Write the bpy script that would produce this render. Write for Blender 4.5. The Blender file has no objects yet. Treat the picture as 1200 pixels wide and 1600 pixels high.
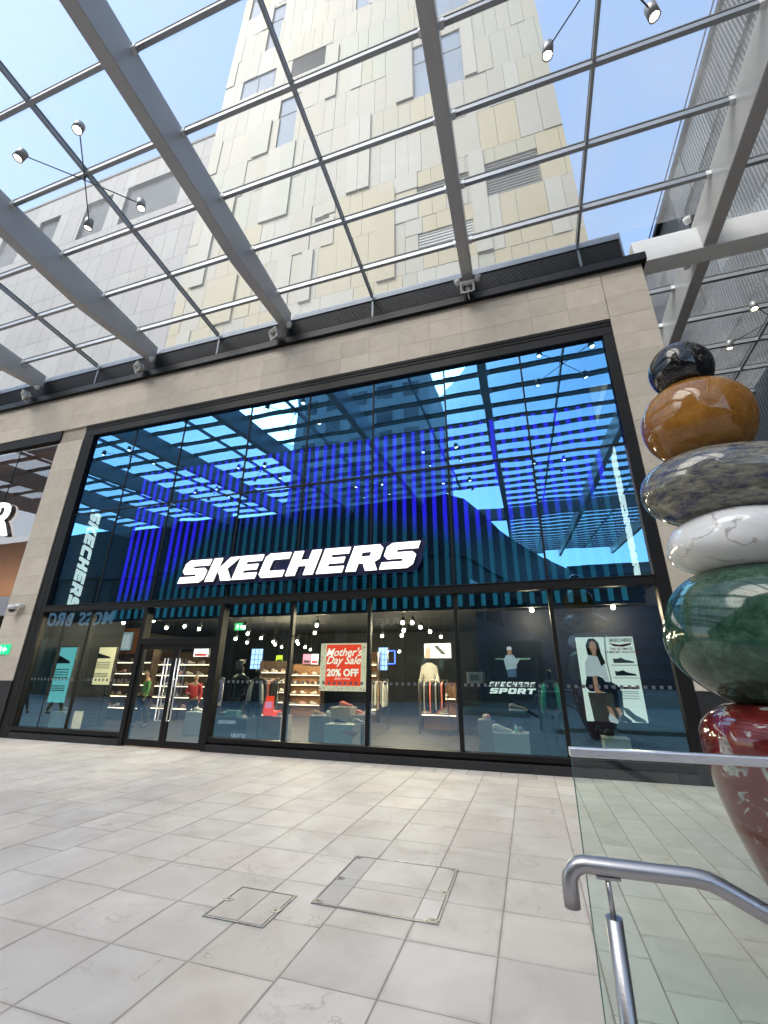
import bpy, bmesh, math, random
from mathutils import Vector, Matrix
random.seed(7)
sc = bpy.context.scene
COL = sc.collection
R = math.radians
# ------------------------------------------------------------------ camera, sky, sun, exposure
H = 1.63
FPX, PITCH, ROLL, YAW = 676.19, R(20.838), R(0.508), R(-17.641)
_f = Vector((math.sin(YAW)*math.cos(PITCH), math.cos(YAW)*math.cos(PITCH), math.sin(PITCH)))
_r = Vector((math.cos(YAW), -math.sin(YAW), 0)); _u = _r.cross(_f)
_rr = _r*math.cos(ROLL) + _u*math.sin(ROLL); _uu = -_r*math.sin(ROLL) + _u*math.cos(ROLL)
cam_d = bpy.data.cameras.new('camera'); cam = bpy.data.objects.new('camera', cam_d); COL.objects.link(cam)
cam.matrix_world = Matrix(((_rr.x, _uu.x, -_f.x, 0), (_rr.y, _uu.y, -_f.y, 0), (_rr.z, _uu.z, -_f.z, H), (0, 0, 0, 1)))
cam_d.sensor_fit = 'VERTICAL'; cam_d.sensor_height = 36; cam_d.lens = FPX/1600*36
cam_d.clip_start = 0.05; cam_d.clip_end = 2000
sc.camera = cam
SUN_EL, SUN_AZ = R(50), R(-150)      # azimuth from +Y clockwise: behind the camera, to the left
w = bpy.data.worlds.new('World'); sc.world = w; w.use_nodes = True
nt = w.node_tree; bg = nt.nodes['Background']
sky = nt.nodes.new('ShaderNodeTexSky'); sky.sky_type = 'NISHITA'; sky.sun_disc = False
sky.sun_elevation = SUN_EL; sky.sun_rotation = SUN_AZ; sky.air_density = 1.25; sky.dust_density = 1.5; sky.ozone_density = 0.35
nt.links.new(sky.outputs[0], bg.inputs[0]); bg.inputs[1].default_value = 0.15
sun_d = bpy.data.lights.new('sun', 'SUN'); sun = bpy.data.objects.new('sun', sun_d); COL.objects.link(sun)
sun_d.energy = 1.5; sun_d.angle = R(42); sun_d.color = (1.0, 0.925, 0.84)
sdir = Vector((math.sin(SUN_AZ)*math.cos(SUN_EL), math.cos(SUN_AZ)*math.cos(SUN_EL), math.sin(SUN_EL)))
sun.rotation_euler = sdir.to_track_quat('Z', 'Y').to_euler()
vs = sc.view_settings; vs.view_transform = 'Standard'; vs.look = 'None'; vs.gamma = 1; vs.exposure = 1.42; vs.use_curve_mapping = False
cy = sc.cycles; cy.max_bounces = 10; cy.transparent_max_bounces = 24; cy.glossy_bounces = 5; cy.diffuse_bounces = 4
cy.caustics_reflective = False; cy.caustics_refractive = False; cy.sample_clamp_indirect = 6.0

def at(px, py, Y=None, Z=None, X=None):
    """world point that a photo pixel shows, on a plane of known depth, height or side"""
    d = _rr*((px-600)/FPX) - _uu*((py-800)/FPX) + _f
    if Y is not None: t = Y/d.y
    elif Z is not None: t = (Z-H)/d.z
    else: t = X/d.x
    return Vector((0, 0, H)) + d*t

# ------------------------------------------------------------------ materials
MATS = {}
def node_mat(name):
    m = bpy.data.materials.new(name); m.use_nodes = True; MATS[name] = m
    n = m.node_tree.nodes; b = n['Principled BSDF']
    return m, n, m.node_tree.links, b
def ramp(n, stops, interp='LINEAR'):
    r = n.new('ShaderNodeValToRGB'); r.color_ramp.interpolation = interp
    e = r.color_ramp.elements
    while len(e) < len(stops): e.new(0.5)
    for i, (p, c) in enumerate(stops): e[i].position = p; e[i].color = (*c, 1) if len(c) == 3 else c
    return r
def noise(n, l, scale, detail=4, rough=0.55, dist=0.0, coord='Object', vec=None, stretch=None):
    t = n.new('ShaderNodeTexNoise'); t.inputs['Scale'].default_value = scale; t.inputs['Detail'].default_value = detail
    t.inputs['Roughness'].default_value = rough; t.inputs['Distortion'].default_value = dist
    if vec is None:
        c = n.new('ShaderNodeTexCoord'); src = c.outputs[coord]
        if stretch:
            mp = n.new('ShaderNodeMapping'); mp.inputs['Scale'].default_value = stretch; l.new(src, mp.inputs[0]); src = mp.outputs[0]
    else: src = vec
    l.new(src, t.inputs['Vector']); return t
def simple(name, col, rough=0.5, metal=0.0, var=0.12, vscale=4.0, bump=0.0, bscale=60, emit=None, estr=0, coat=0, rnd=0.0, coord='Object'):
    m, n, l, b = node_mat(name)
    t = noise(n, l, vscale, coord=coord)
    lo = tuple(c*(1-var) for c in col); hi = tuple(min(1, c*(1+var)) for c in col)
    r = ramp(n, [(0.3, lo), (0.7, hi)]); l.new(t.outputs[0], r.inputs[0]); out = r.outputs[0]
    if rnd:
        oi = n.new('ShaderNodeObjectInfo'); mr = n.new('ShaderNodeMapRange'); mr.inputs[3].default_value = 1-rnd; mr.inputs[4].default_value = 1+rnd
        l.new(oi.outputs['Random'], mr.inputs[0])
        mx = n.new('ShaderNodeMix'); mx.data_type = 'RGBA'; mx.blend_type = 'MULTIPLY'; mx.inputs[0].default_value = 1
        l.new(out, mx.inputs[6]); l.new(mr.outputs[0], mx.inputs[7]); out = mx.outputs[2]
    l.new(out, b.inputs['Base Color'])
    b.inputs['Roughness'].default_value = rough; b.inputs['Metallic'].default_value = metal; b.inputs['Coat Weight'].default_value = coat
    if bump:
        t2 = noise(n, l, bscale, 6, coord=coord); bp = n.new('ShaderNodeBump'); bp.inputs['Strength'].default_value = bump; bp.inputs['Distance'].default_value = 0.01
        l.new(t2.outputs[0], bp.inputs['Height']); l.new(bp.outputs[0], b.inputs['Normal'])
    if emit: b.inputs['Emission Color'].default_value = (*emit, 1); b.inputs['Emission Strength'].default_value = estr
    return m
def world_noise_stone(name, stops, rough, scale, speck=None, bump=0.15, rnd=0.12, tint=True, hue=None):
    """stone slab: soft world-space mottling, per-piece tone, faint specks and pits"""
    m, n, l, b = node_mat(name)
    g = n.new('ShaderNodeNewGeometry'); oi = n.new('ShaderNodeObjectInfo')
    mul = n.new('ShaderNodeMath'); mul.operation = 'MULTIPLY'; mul.inputs[1].default_value = 37.0; l.new(oi.outputs['Random'], mul.inputs[0])
    att = n.new('ShaderNodeAttribute'); att.attribute_name = 'tint'; sm = n.new('ShaderNodeMath'); sm.operation = 'MULTIPLY'; sm.inputs[1].default_value = 53.0
    l.new(att.outputs['Fac'], sm.inputs[0]); ad = n.new('ShaderNodeMath'); ad.operation = 'ADD'; l.new(mul.outputs[0], ad.inputs[0]); l.new(sm.outputs[0], ad.inputs[1])
    off = n.new('ShaderNodeVectorMath'); off.operation = 'ADD'; l.new(g.outputs['Position'], off.inputs[0]); l.new(ad.outputs[0], off.inputs[1])
    t = noise(n, l, scale, 6, 0.6, 0.8, vec=off.outputs[0])
    r = ramp(n, stops); l.new(t.outputs[0], r.inputs[0])
    # per-piece tone
    wn = n.new('ShaderNodeTexWhiteNoise'); wn.noise_dimensions = '1D'; l.new(ad.outputs[0], wn.inputs['W'])
    mr = n.new('ShaderNodeMapRange'); mr.inputs[3].default_value = 1-rnd; mr.inputs[4].default_value = 1+rnd; l.new(wn.outputs[0], mr.inputs[0])
    mx = n.new('ShaderNodeMix'); mx.data_type = 'RGBA'; mx.blend_type = 'MULTIPLY'; mx.inputs[0].default_value = 1
    l.new(r.outputs[0], mx.inputs[6]); l.new(mr.outputs[0], mx.inputs[7]); out = mx.outputs[2]
    if hue:
        h1 = n.new('ShaderNodeMix'); h1.data_type = 'RGBA'; h1.blend_type = 'MULTIPLY'; l.new(out, h1.inputs[6]); h1.inputs[7].default_value = (*hue, 1)
        pw = n.new('ShaderNodeMath'); pw.operation = 'POWER'; pw.inputs[1].default_value = 2.0
        l.new(wn.outputs['Color'], pw.inputs[0]); l.new(pw.outputs[0], h1.inputs[0]); out = h1.outputs[2]
    if speck:
        t3 = noise(n, l, speck[0], 5, 0.7, 1.2, vec=off.outputs[0]); r3 = ramp(n, [(speck[1], speck[2]), (speck[1]+0.06, (1, 1, 1))]); l.new(t3.outputs[0], r3.inputs[0])
        m3 = n.new('ShaderNodeMix'); m3.data_type = 'RGBA'; m3.blend_type = 'MULTIPLY'; m3.inputs[0].default_value = 1; l.new(out, m3.inputs[6]); l.new(r3.outputs[0], m3.inputs[7]); out = m3.outputs[2]
    l.new(out, b.inputs['Base Color']); b.inputs['Roughness'].default_value = rough
    tb = noise(n, l, 90, 5, 0.7, vec=off.outputs[0]); bp = n.new('ShaderNodeBump'); bp.inputs['Strength'].default_value = bump; bp.inputs['Distance'].default_value = 0.004
    l.new(tb.outputs[0], bp.inputs['Height']); l.new(bp.outputs[0], b.inputs['Normal'])
    return m, n, l, b
def add_veins(m, scale, col, thr=0.03, strength=0.7):
    """thin wandering stain lines and fine cracks in a stone"""
    n = m.node_tree.nodes; l = m.node_tree.links; b = n['Principled BSDF']
    src = b.inputs['Base Color'].links[0].from_socket
    off = [x for x in n if x.type == 'VECT_MATH'][0].outputs[0]
    t = noise(n, l, scale, 5, 0.55, 0.6, vec=off)
    s = n.new('ShaderNodeMath'); s.operation = 'SUBTRACT'; s.inputs[1].default_value = 0.5; l.new(t.outputs[0], s.inputs[0])
    a = n.new('ShaderNodeMath'); a.operation = 'ABSOLUTE'; l.new(s.outputs[0], a.inputs[0])
    t2 = noise(n, l, scale*0.7, 2, vec=off); gate = ramp(n, [(0.55, (0, 0, 0)), (0.68, (1, 1, 1))]); l.new(t2.outputs[0], gate.inputs[0])
    rr = ramp(n, [(0.0, (1, 1, 1)), (thr, (0, 0, 0))]); l.new(a.outputs[0], rr.inputs[0])
    mu = n.new('ShaderNodeMath'); mu.operation = 'MULTIPLY'; l.new(rr.outputs[0], mu.inputs[0]); l.new(gate.outputs[0], mu.inputs[1])
    m2 = n.new('ShaderNodeMath'); m2.operation = 'MULTIPLY'; m2.inputs[1].default_value = strength; l.new(mu.outputs[0], m2.inputs[0])
    mx = n.new('ShaderNodeMix'); mx.data_type = 'RGBA'; l.new(m2.outputs[0], mx.inputs[0]); l.new(src, mx.inputs[6]); mx.inputs[7].default_value = (*col, 1)
    l.new(mx.outputs[2], b.inputs['Base Color'])
def add_edge_dirt(m):
    """broken brown grime lodged along slab edges"""
    n = m.node_tree.nodes; l = m.node_tree.links; b = n['Principled BSDF']; src = b.inputs['Base Color'].links[0].from_socket
    tc = n.new('ShaderNodeTexCoord'); sp = n.new('ShaderNodeSeparateXYZ'); l.new(tc.outputs['Generated'], sp.inputs[0]); ds = []
    for i in (0, 1):
        s = n.new('ShaderNodeMath'); s.operation = 'SUBTRACT'; s.inputs[1].default_value = 0.5; l.new(sp.outputs[i], s.inputs[0]); a = n.new('ShaderNodeMath'); a.operation = 'ABSOLUTE'; l.new(s.outputs[0], a.inputs[0]); ds.append(a.outputs[0])
    mxm = n.new('ShaderNodeMath'); mxm.operation = 'MAXIMUM'; l.new(ds[0], mxm.inputs[0]); l.new(ds[1], mxm.inputs[1])
    g = n.new('ShaderNodeNewGeometry'); t = noise(n, l, 3.2, 6, 0.7, 0.5, vec=g.outputs['Position']); ma = n.new('ShaderNodeMath'); ma.operation = 'MULTIPLY_ADD'; ma.inputs[1].default_value = 0.16; l.new(t.outputs[0], ma.inputs[0]); l.new(mxm.outputs[0], ma.inputs[2])
    r = ramp(n, [(0.545, (0, 0, 0)), (0.60, (0.5, 0.5, 0.5))]); l.new(ma.outputs[0], r.inputs[0])
    mx = n.new('ShaderNodeMix'); mx.data_type = 'RGBA'; l.new(r.outputs[0], mx.inputs[0]); l.new(src, mx.inputs[6]); mx.inputs[7].default_value = (0.36, 0.31, 0.265, 1); l.new(mx.outputs[2], b.inputs['Base Color'])
def add_spots(m):
    """scattered trodden-in gum spots and grime along the pavement"""
    n = m.node_tree.nodes; l = m.node_tree.links; b = n['Principled BSDF']; src = b.inputs['Base Color'].links[0].from_socket
    g = n.new('ShaderNodeNewGeometry'); v = n.new('ShaderNodeTexVoronoi'); v.inputs['Scale'].default_value = 1.15; l.new(g.outputs['Position'], v.inputs['Vector'])
    wob = noise(n, l, 22, 3, vec=g.outputs['Position']); ad = n.new('ShaderNodeMath'); ad.operation = 'MULTIPLY_ADD'; ad.inputs[1].default_value = 0.03; l.new(wob.outputs[0], ad.inputs[0]); l.new(v.outputs['Distance'], ad.inputs[2])
    r = ramp(n, [(0.028, (1, 1, 1)), (0.04, (0, 0, 0))]); l.new(ad.outputs[0], r.inputs[0]); sep = n.new('ShaderNodeSeparateColor'); l.new(v.outputs['Color'], sep.inputs[0])
    gt = n.new('ShaderNodeMath'); gt.operation = 'GREATER_THAN'; gt.inputs[1].default_value = 0.35; l.new(sep.outputs[0], gt.inputs[0])
    mu = n.new('ShaderNodeMath'); mu.operation = 'MULTIPLY'; l.new(r.outputs[0], mu.inputs[0]); l.new(gt.outputs[0], mu.inputs[1]); m2 = n.new('ShaderNodeMath'); m2.operation = 'MULTIPLY'; m2.inputs[1].default_value = 0.45; l.new(mu.outputs[0], m2.inputs[0])
    mx = n.new('ShaderNodeMix'); mx.data_type = 'RGBA'; l.new(m2.outputs[0], mx.inputs[0]); l.new(src, mx.inputs[6]); mx.inputs[7].default_value = (0.16, 0.14, 0.125, 1)
    big = noise(n, l, 0.55, 5, 0.6, 0.7, vec=g.outputs['Position']); rb_ = ramp(n, [(0.35, (0.86, 0.845, 0.83)), (0.6, (1.03, 1.03, 1.03))]); l.new(big.outputs[0], rb_.inputs[0])
    m3 = n.new('ShaderNodeMix'); m3.data_type = 'RGBA'; m3.blend_type = 'MULTIPLY'; m3.inputs[0].default_value = 1; l.new(mx.outputs[2], m3.inputs[6]); l.new(rb_.outputs[0], m3.inputs[7])
    l.new(m3.outputs[2], b.inputs['Base Color'])
def glass(name, tint, refl, refl_tint, rough=0.0, wave=0.0, wscale=0.6, dust=0.0, dust_col=(0.8, 0.8, 0.78), fres=1.45, streak=False):
    """clear pane: transmits with a tint, reflects on its outer face, optional dust film"""
    m = bpy.data.materials.new(name); m.use_nodes = True; n = m.node_tree.nodes; l = m.node_tree.links
    n.clear(); out = n.new('ShaderNodeOutputMaterial'); tr = n.new('ShaderNodeBsdfTransparent'); tr.inputs[0].default_value = (*tint, 1)
    gl = n.new('ShaderNodeBsdfGlossy'); gl.inputs[0].default_value = (*refl_tint, 1); gl.inputs['Roughness'].default_value = rough
    fr = n.new('ShaderNodeFresnel'); fr.inputs[0].default_value = fres
    ad = n.new('ShaderNodeMath'); ad.operation = 'ADD'; ad.use_clamp = True; ad.inputs[1].default_value = refl; l.new(fr.outputs[0], ad.inputs[0])
    ge = n.new('ShaderNodeNewGeometry'); inv = n.new('ShaderNodeMath'); inv.operation = 'SUBTRACT'; inv.inputs[0].default_value = 1; l.new(ge.outputs['Backfacing'], inv.inputs[1])
    mu = n.new('ShaderNodeMath'); mu.operation = 'MULTIPLY'; l.new(ad.outputs[0], mu.inputs[0]); l.new(inv.outputs[0], mu.inputs[1])
    mx = n.new('ShaderNodeMixShader'); l.new(mu.outputs[0], mx.inputs[0]); l.new(tr.outputs[0], mx.inputs[1]); l.new(gl.outputs[0], mx.inputs[2])
    last = mx.outputs[0]
    if wave:
        t = noise(n, l, wscale, 2, 0.4, 0.0, vec=ge.outputs['Position']); bp = n.new('ShaderNodeBump'); bp.inputs['Strength'].default_value = 1; bp.inputs['Distance'].default_value = wave
        l.new(t.outputs[0], bp.inputs['Height']); l.new(bp.outputs[0], gl.inputs['Normal'])
    if dust:
        df = n.new('ShaderNodeBsdfDiffuse'); df.inputs[0].default_value = (*dust_col, 1); tl = n.new('ShaderNodeBsdfTranslucent'); tl.inputs[0].default_value = (*dust_col, 1)
        m2 = n.new('ShaderNodeMixShader'); m2.inputs[0].default_value = 0.5; l.new(df.outputs[0], m2.inputs[1]); l.new(tl.outputs[0], m2.inputs[2])
        t = noise(n, l, 0.7, 5, 0.65, 0.3, vec=ge.outputs['Position']); r = ramp(n, [(0.3, (dust*0.4,)*3), (0.75, (dust*1.5,)*3)]); l.new(t.outputs[0], r.inputs[0])
        m3 = n.new('ShaderNodeMixShader'); l.new(r.outputs[0], m3.inputs[0]); l.new(last, m3.inputs[1]); l.new(m2.outputs[0], m3.inputs[2]); last = m3.outputs[0]
    l.new(last, out.inputs[0]); MATS[name] = m; return m
def emis(name, col, strength, base=None):
    m, n, l, b = node_mat(name)
    b.inputs['Base Color'].default_value = (*(base or tuple(c*0.5 for c in col)), 1); b.inputs['Emission Color'].default_value = (*col, 1); b.inputs['Emission Strength'].default_value = strength
    b.inputs['Roughness'].default_value = 0.4
    return m

pave, n_, l_, b_ = world_noise_stone('paving_sandstone', [(0.2, (0.47, 0.42, 0.375)), (0.42, (0.595, 0.55, 0.505)), (0.58, (0.635, 0.595, 0.55)), (0.8, (0.67, 0.64, 0.60))], 0.62, 1.6, speck=(3.2, 0.27, (0.74, 0.70, 0.66)), rnd=0.07, hue=(0.985, 0.935, 0.90))
add_veins(pave, 1.9, (0.30, 0.22, 0.17), 0.012, 0.55)
add_spots(pave); add_edge_dirt(pave)
simple('grout', (0.31, 0.265, 0.225), 0.9, var=0.3, vscale=3)
world_noise_stone('facade_limestone', [(0.25, (0.50, 0.43, 0.345)), (0.5, (0.56, 0.49, 0.40)), (0.75, (0.60, 0.535, 0.455))], 0.75, 2.2, speck=(14, 0.28, (0.75, 0.70, 0.64)), rnd=0.085, bump=0.25)
simple('mortar', (0.42, 0.365, 0.30), 0.9)
simple('frame_metal', (0.009, 0.0087, 0.0085), 0.5, 0.0, rnd=0.1, bump=0.05)
simple('plinth_granite', (0.03, 0.031, 0.034), 0.35, var=0.3, vscale=60, rnd=0.2)
simple('coping_metal', (0.010, 0.011, 0.013), 0.4, 0.3)
simple('louvre_metal', (0.028, 0.031, 0.038), 0.5, 0.3)
simple('louvre_trim', (0.09, 0.115, 0.15), 0.45, 0.2)
simple('canopy_steel', (0.41, 0.405, 0.395), 0.42, 0.0, var=0.06, vscale=1.2, bump=0.04, coat=0.25)
simple('canopy_alu', (0.28, 0.295, 0.31), 0.4, 0.4, var=0.05)
simple('gasket', (0.012, 0.012, 0.013), 0.7)
for k_ in ('frame_metal', 'gasket', 'coping_metal', 'plinth_granite'): MATS[k_].node_tree.nodes['Principled BSDF'].inputs['Specular IOR Level'].default_value = 0.22
simple('white_steel', (0.72, 0.73, 0.72), 0.4, var=0.05, coat=0.2)
glass('canopy_glass', (0.95, 0.975, 0.98), 0.0, (0.9, 0.95, 1), dust=0.135, fres=1.18)
glass('shop_glass', (0.62, 0.74, 0.74), 0.46, (0.22, 0.60, 1.0), wave=0.006, wscale=0.5)
glass('shop_glass_low', (0.70, 0.78, 0.77), 0.23, (0.28, 0.58, 0.85), wave=0.006, wscale=0.5)
glass('neighbour_glass', (0.62, 0.60, 0.58), 0.16, (0.8, 0.75, 0.72), wave=0.003, wscale=0.5)
glass('balustrade_glass', (0.90, 0.955, 0.93), 0.04, (0.9, 1, 0.97))
glass('window_glass', (0.25, 0.32, 0.40), 0.55, (0.65, 0.80, 1.0), wave=0.004, wscale=0.3)
def stainless(name, col, rough):
    m, n, l, b = node_mat(name)
    t = noise(n, l, 9, 5, 0.6, stretch=(1, 1, 40)); r = ramp(n, [(0.3, (rough*0.7,)*3), (0.7, (rough*1.4,)*3)]); l.new(t.outputs[0], r.inputs[0]); l.new(r.outputs[0], b.inputs['Roughness'])
    b.inputs['Base Color'].default_value = (*col, 1); b.inputs['Metallic'].default_value = 1
stainless('stainless', (0.40, 0.39, 0.40), 0.36); stainless('satin_steel', (0.72, 0.72, 0.74), 0.32)
# tower claddings
for i, c in enumerate([(0.215, 0.193, 0.125), (0.222, 0.203, 0.147), (0.20, 0.203, 0.146), (0.238, 0.197, 0.097), (0.21, 0.195, 0.152), (0.242, 0.228, 0.182), (0.196, 0.203, 0.166)]):
    simple('tower_panel_%d' % i, c, 0.55, var=0.03, vscale=0.8, rnd=0.04)
simple('tower_joint', (0.14, 0.13, 0.105), 0.8)
simple('left_panel', (0.19, 0.175, 0.17), 0.6, var=0.04, vscale=0.7, rnd=0.05)
simple('left_panel_b', (0.205, 0.20, 0.19), 0.6, var=0.04, vscale=0.7, rnd=0.05)
simple('dark_window', (0.045, 0.055, 0.065), 0.75, var=0.4, vscale=0.8)
simple('tower_window', (0.075, 0.125, 0.20), 0.6, var=0.12, vscale=0.4)
simple('vent_grey', (0.13, 0.125, 0.115), 0.7, var=0.1)
for i, c in enumerate([(0.06, 0.072, 0.085), (0.135, 0.155, 0.175), (0.03, 0.037, 0.045), (0.09, 0.105, 0.12)]):
    simple('ribbed_metal_%d' % i, c, 0.45, 0.2, var=0.05, vscale=0.6)
simple('rail_paint', (0.10, 0.12, 0.30), 0.5)
# ------------------------------------------------------------------ mesh helpers
def link(o): COL.objects.link(o); return o
WL = {}
def root(name, label, cat, loc=(0, 0, 0), group=None, kind=None):
    o = link(bpy.data.objects.new(name, None)); o.location = loc; o.empty_display_size = 0.1
    tag(o, label, cat, group, kind); WL[o] = Vector(loc); return o
def tag(o, label=None, cat=None, group=None, kind=None):
    if label: o['label'] = label
    if cat: o['category'] = cat
    if group: o['group'] = group
    if kind: o['kind'] = kind
    return o
def ob(name, me, mat=None, parent=None, loc=(0, 0, 0), rot=None, label=None):
    """one mesh object; loc is a world position"""
    o = bpy.data.objects.new(name, me); link(o)
    if mat and not me.materials: me.materials.append(MATS[mat])
    elif mat and me.materials[0] is not MATS[mat]:
        o.material_slots[0].link = 'OBJECT'; o.material_slots[0].material = MATS[mat]
    L = Vector(loc); WL[o] = L.copy()
    if parent is not None: o.parent = parent; L = L - WL[parent]
    o.location = L
    if rot: o.rotation_euler = rot
    if label: o['label'] = label
    return o
def bm_mesh(bm, name='m', smooth=False):
    me = bpy.data.meshes.new(name); bm.normal_update(); bm.to_mesh(me); bm.free()
    if smooth:
        for p in me.polygons: p.use_smooth = True
    return me
def bm_box(bm, lo, hi, shear=None):
    x0, y0, z0 = lo; x1, y1, z1 = hi
    v = [bm.verts.new(p) for p in ((x0, y0, z0), (x1, y0, z0), (x1, y1, z0), (x0, y1, z0), (x0, y0, z1), (x1, y0, z1), (x1, y1, z1), (x0, y1, z1))]
    for f in ((3, 2, 1, 0), (4, 5, 6, 7), (0, 1, 5, 4), (1, 2, 6, 5), (2, 3, 7, 6), (3, 0, 4, 7)): bm.faces.new([v[i] for i in f])
    return v
CACHE = {}
def box_mesh(sx, sy, sz, bev=0.0):
    k = (round(sx, 4), round(sy, 4), round(sz, 4), bev)
    if k not in CACHE:
        bm = bmesh.new(); bm_box(bm, (-sx/2, -sy/2, -sz/2), (sx/2, sy/2, sz/2))
        if bev: bmesh.ops.bevel(bm, geom=bm.edges[:], offset=bev, segments=1, affect='EDGES')
        CACHE[k] = bm_mesh(bm, 'box')
    return CACHE[k]
def box(name, lo, hi, mat, parent=None, bev=0.0, label=None):
    lo = Vector(lo); hi = Vector(hi); s = hi-lo
    me = box_mesh(s.x, s.y, s.z, bev); k = me.name + '|' + mat
    if me.materials and me.materials[0] is not MATS[mat]:
        if k not in CACHE: c = me.copy(); c.materials.clear(); CACHE[k] = c
        me = CACHE[k]
    return ob(name, me, mat, parent, (lo+hi)/2, label=label)
def frame_from(d):
    d = d.normalized(); a = Vector((0, 0, 1)) if abs(d.z) < 0.95 else Vector((1, 0, 0))
    x = a.cross(d).normalized(); return x, d.cross(x)
def bm_tube(bm, pts, r, seg=12, caps=True):
    pts = [Vector(p) for p in pts]; rad = r if isinstance(r, (list, tuple)) else [r]*len(pts); rings = []
    x, y = frame_from(pts[1]-pts[0])
    for i, p in enumerate(pts):
        d = (pts[min(i+1, len(pts)-1)]-pts[max(i-1, 0)]).normalized()
        x = (x - d*x.dot(d)).normalized(); y = d.cross(x)
        rings.append([bm.verts.new(p + (x*math.cos(2*math.pi*k/seg) + y*math.sin(2*math.pi*k/seg))*rad[i]) for k in range(seg)])
    for a, b in zip(rings, rings[1:]):
        for k in range(seg): bm.faces.new((a[k], a[(k+1) % seg], b[(k+1) % seg], b[k])).smooth = True
    if caps: bm.faces.new(rings[0][::-1]); bm.faces.new(rings[-1])
def tube(name, pts, r, mat, parent=None, seg=12):
    bm = bmesh.new(); o = Vector(pts[0]); bm_tube(bm, [Vector(p)-o for p in pts], r, seg); me = bm_mesh(bm)
    return ob(name, me, mat, parent, o)
def bm_lathe(bm, prof, seg=24, c=(0, 0, 0), axis=None):
    rings = []; c = Vector(c)
    for r, z in prof:
        if r < 1e-5: rings.append([bm.verts.new(c+Vector((0, 0, z)))])
        else: rings.append([bm.verts.new(c+Vector((r*math.cos(2*math.pi*k/seg), r*math.sin(2*math.pi*k/seg), z))) for k in range(seg)])
    for a, b in zip(rings, rings[1:]):
        for k in range(seg):
            k2 = (k+1) % seg
            if len(a) == 1 and len(b) == 1: continue
            if len(a) == 1: f = bm.faces.new((a[0], b[k2], b[k]))
            elif len(b) == 1: f = bm.faces.new((a[k], a[k2], b[0]))
            else: f = bm.faces.new((a[k], a[k2], b[k2], b[k]))
            f.smooth = True
def prism(name, poly, y0, y1, mat, parent=None, plane='XZ', loc=None):
    """extruded outline: poly in (x,z) extruded along y (or (x,y) along z when plane='XY')"""
    bm = bmesh.new(); o = Vector(loc) if loc else Vector((0, 0, 0))
    if plane == 'XZ': A = [Vector((p[0], y0, p[1])) for p in poly]; B = [Vector((p[0], y1, p[1])) for p in poly]
    elif plane == 'YZ': A = [Vector((y0, p[0], p[1])) for p in poly]; B = [Vector((y1, p[0], p[1])) for p in poly]
    else: A = [Vector((p[0], p[1], y0)) for p in poly]; B = [Vector((p[0], p[1], y1)) for p in poly]
    a = [bm.verts.new(p-o) for p in A]; b = [bm.verts.new(p-o) for p in B]; n = len(a)
    bm.faces.new(a); bm.faces.new(b[::-1])
    for i in range(n): bm.faces.new((a[i], b[i], b[(i+1) % n], a[(i+1) % n]))
    bmesh.ops.recalc_face_normals(bm, faces=bm.faces[:]); return ob(name, bm_mesh(bm), mat, parent, o)
def text_mesh(body, size, depth=0.02, shear=0.0, bold=0.0, space=1.0, align='CENTER', lines=1.0):
    cu = bpy.data.curves.new('txt', 'FONT'); cu.body = body; cu.size = size; cu.extrude = depth; cu.shear = shear; cu.offset = bold
    cu.space_character = space; cu.align_x = align; cu.align_y = 'CENTER'; cu.space_line = lines; cu.resolution_u = 3
    o = bpy.data.objects.new('txt', cu); link(o); bpy.context.view_layer.update()
    me = bpy.data.meshes.new_from_object(o.evaluated_get(bpy.context.evaluated_depsgraph_get()))
    bpy.data.objects.remove(o); bpy.data.curves.remove(cu); me.materials.clear(); return me
FRONT = (R(90), 0, 0)     # text standing up, facing -Y
# ------------------------------------------------------------------ ground, paving
GX0, GX1, GY0, GY1 = 0.62, 6.6, 1.62, 2.90         # stair opening in the paving
bm = bmesh.new()
for (x0, x1, y0, y1) in ((-400, GX0, -400, 400), (GX1, 400, -400, 400), (GX0, GX1, -400, GY0), (GX0, GX1, GY1, 400)):
    vv = [bm.verts.new(p) for p in ((x0, y0, -0.0022), (x1, y0, -0.0022), (x1, y1, -0.0022), (x0, y1, -0.0022))]; bm.faces.new(vv)
ground = ob('ground', bm_mesh(bm), 'grout'); ground['kind'] = 'structure'
PAVE = link(bpy.data.objects.new('plaza_pavement', None)); PAVE['kind'] = 'structure'; WL[PAVE] = Vector((0, 0, 0))
def tile_mesh(sx, sy):
    k = ('tile', round(sx, 3), round(sy, 3))
    if k not in CACHE:
        bm = bmesh.new(); tile_bm(bm, 0, 0, sx, sy, 0); CACHE[k] = bm_mesh(bm)
    return CACHE[k]
def tile_bm(bm, cx, cy, sx, sy, z):
    a, b, c = sx/2, sy/2, 0.003
    v0 = [bm.verts.new((cx+x*a, cy+y*b, z-0.03)) for x, y in ((-1, -1), (1, -1), (1, 1), (-1, 1))]
    v1 = [bm.verts.new((cx+x*a, cy+y*b, z-0.003)) for x, y in ((-1, -1), (1, -1), (1, 1), (-1, 1))]
    v2 = [bm.verts.new((cx+x*(a-c), cy+y*(b-c), z)) for x, y in ((-1, -1), (1, -1), (1, 1), (-1, 1))]
    fs = [bm.faces.new(v2)]
    for i in range(4):
        j = (i+1) % 4
        fs.append(bm.faces.new((v0[i], v0[j], v1[j], v1[i]))); fs.append(bm.faces.new((v1[i], v1[j], v2[j], v2[i])))
    return fs
tiles = []; J = 0.007
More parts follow.
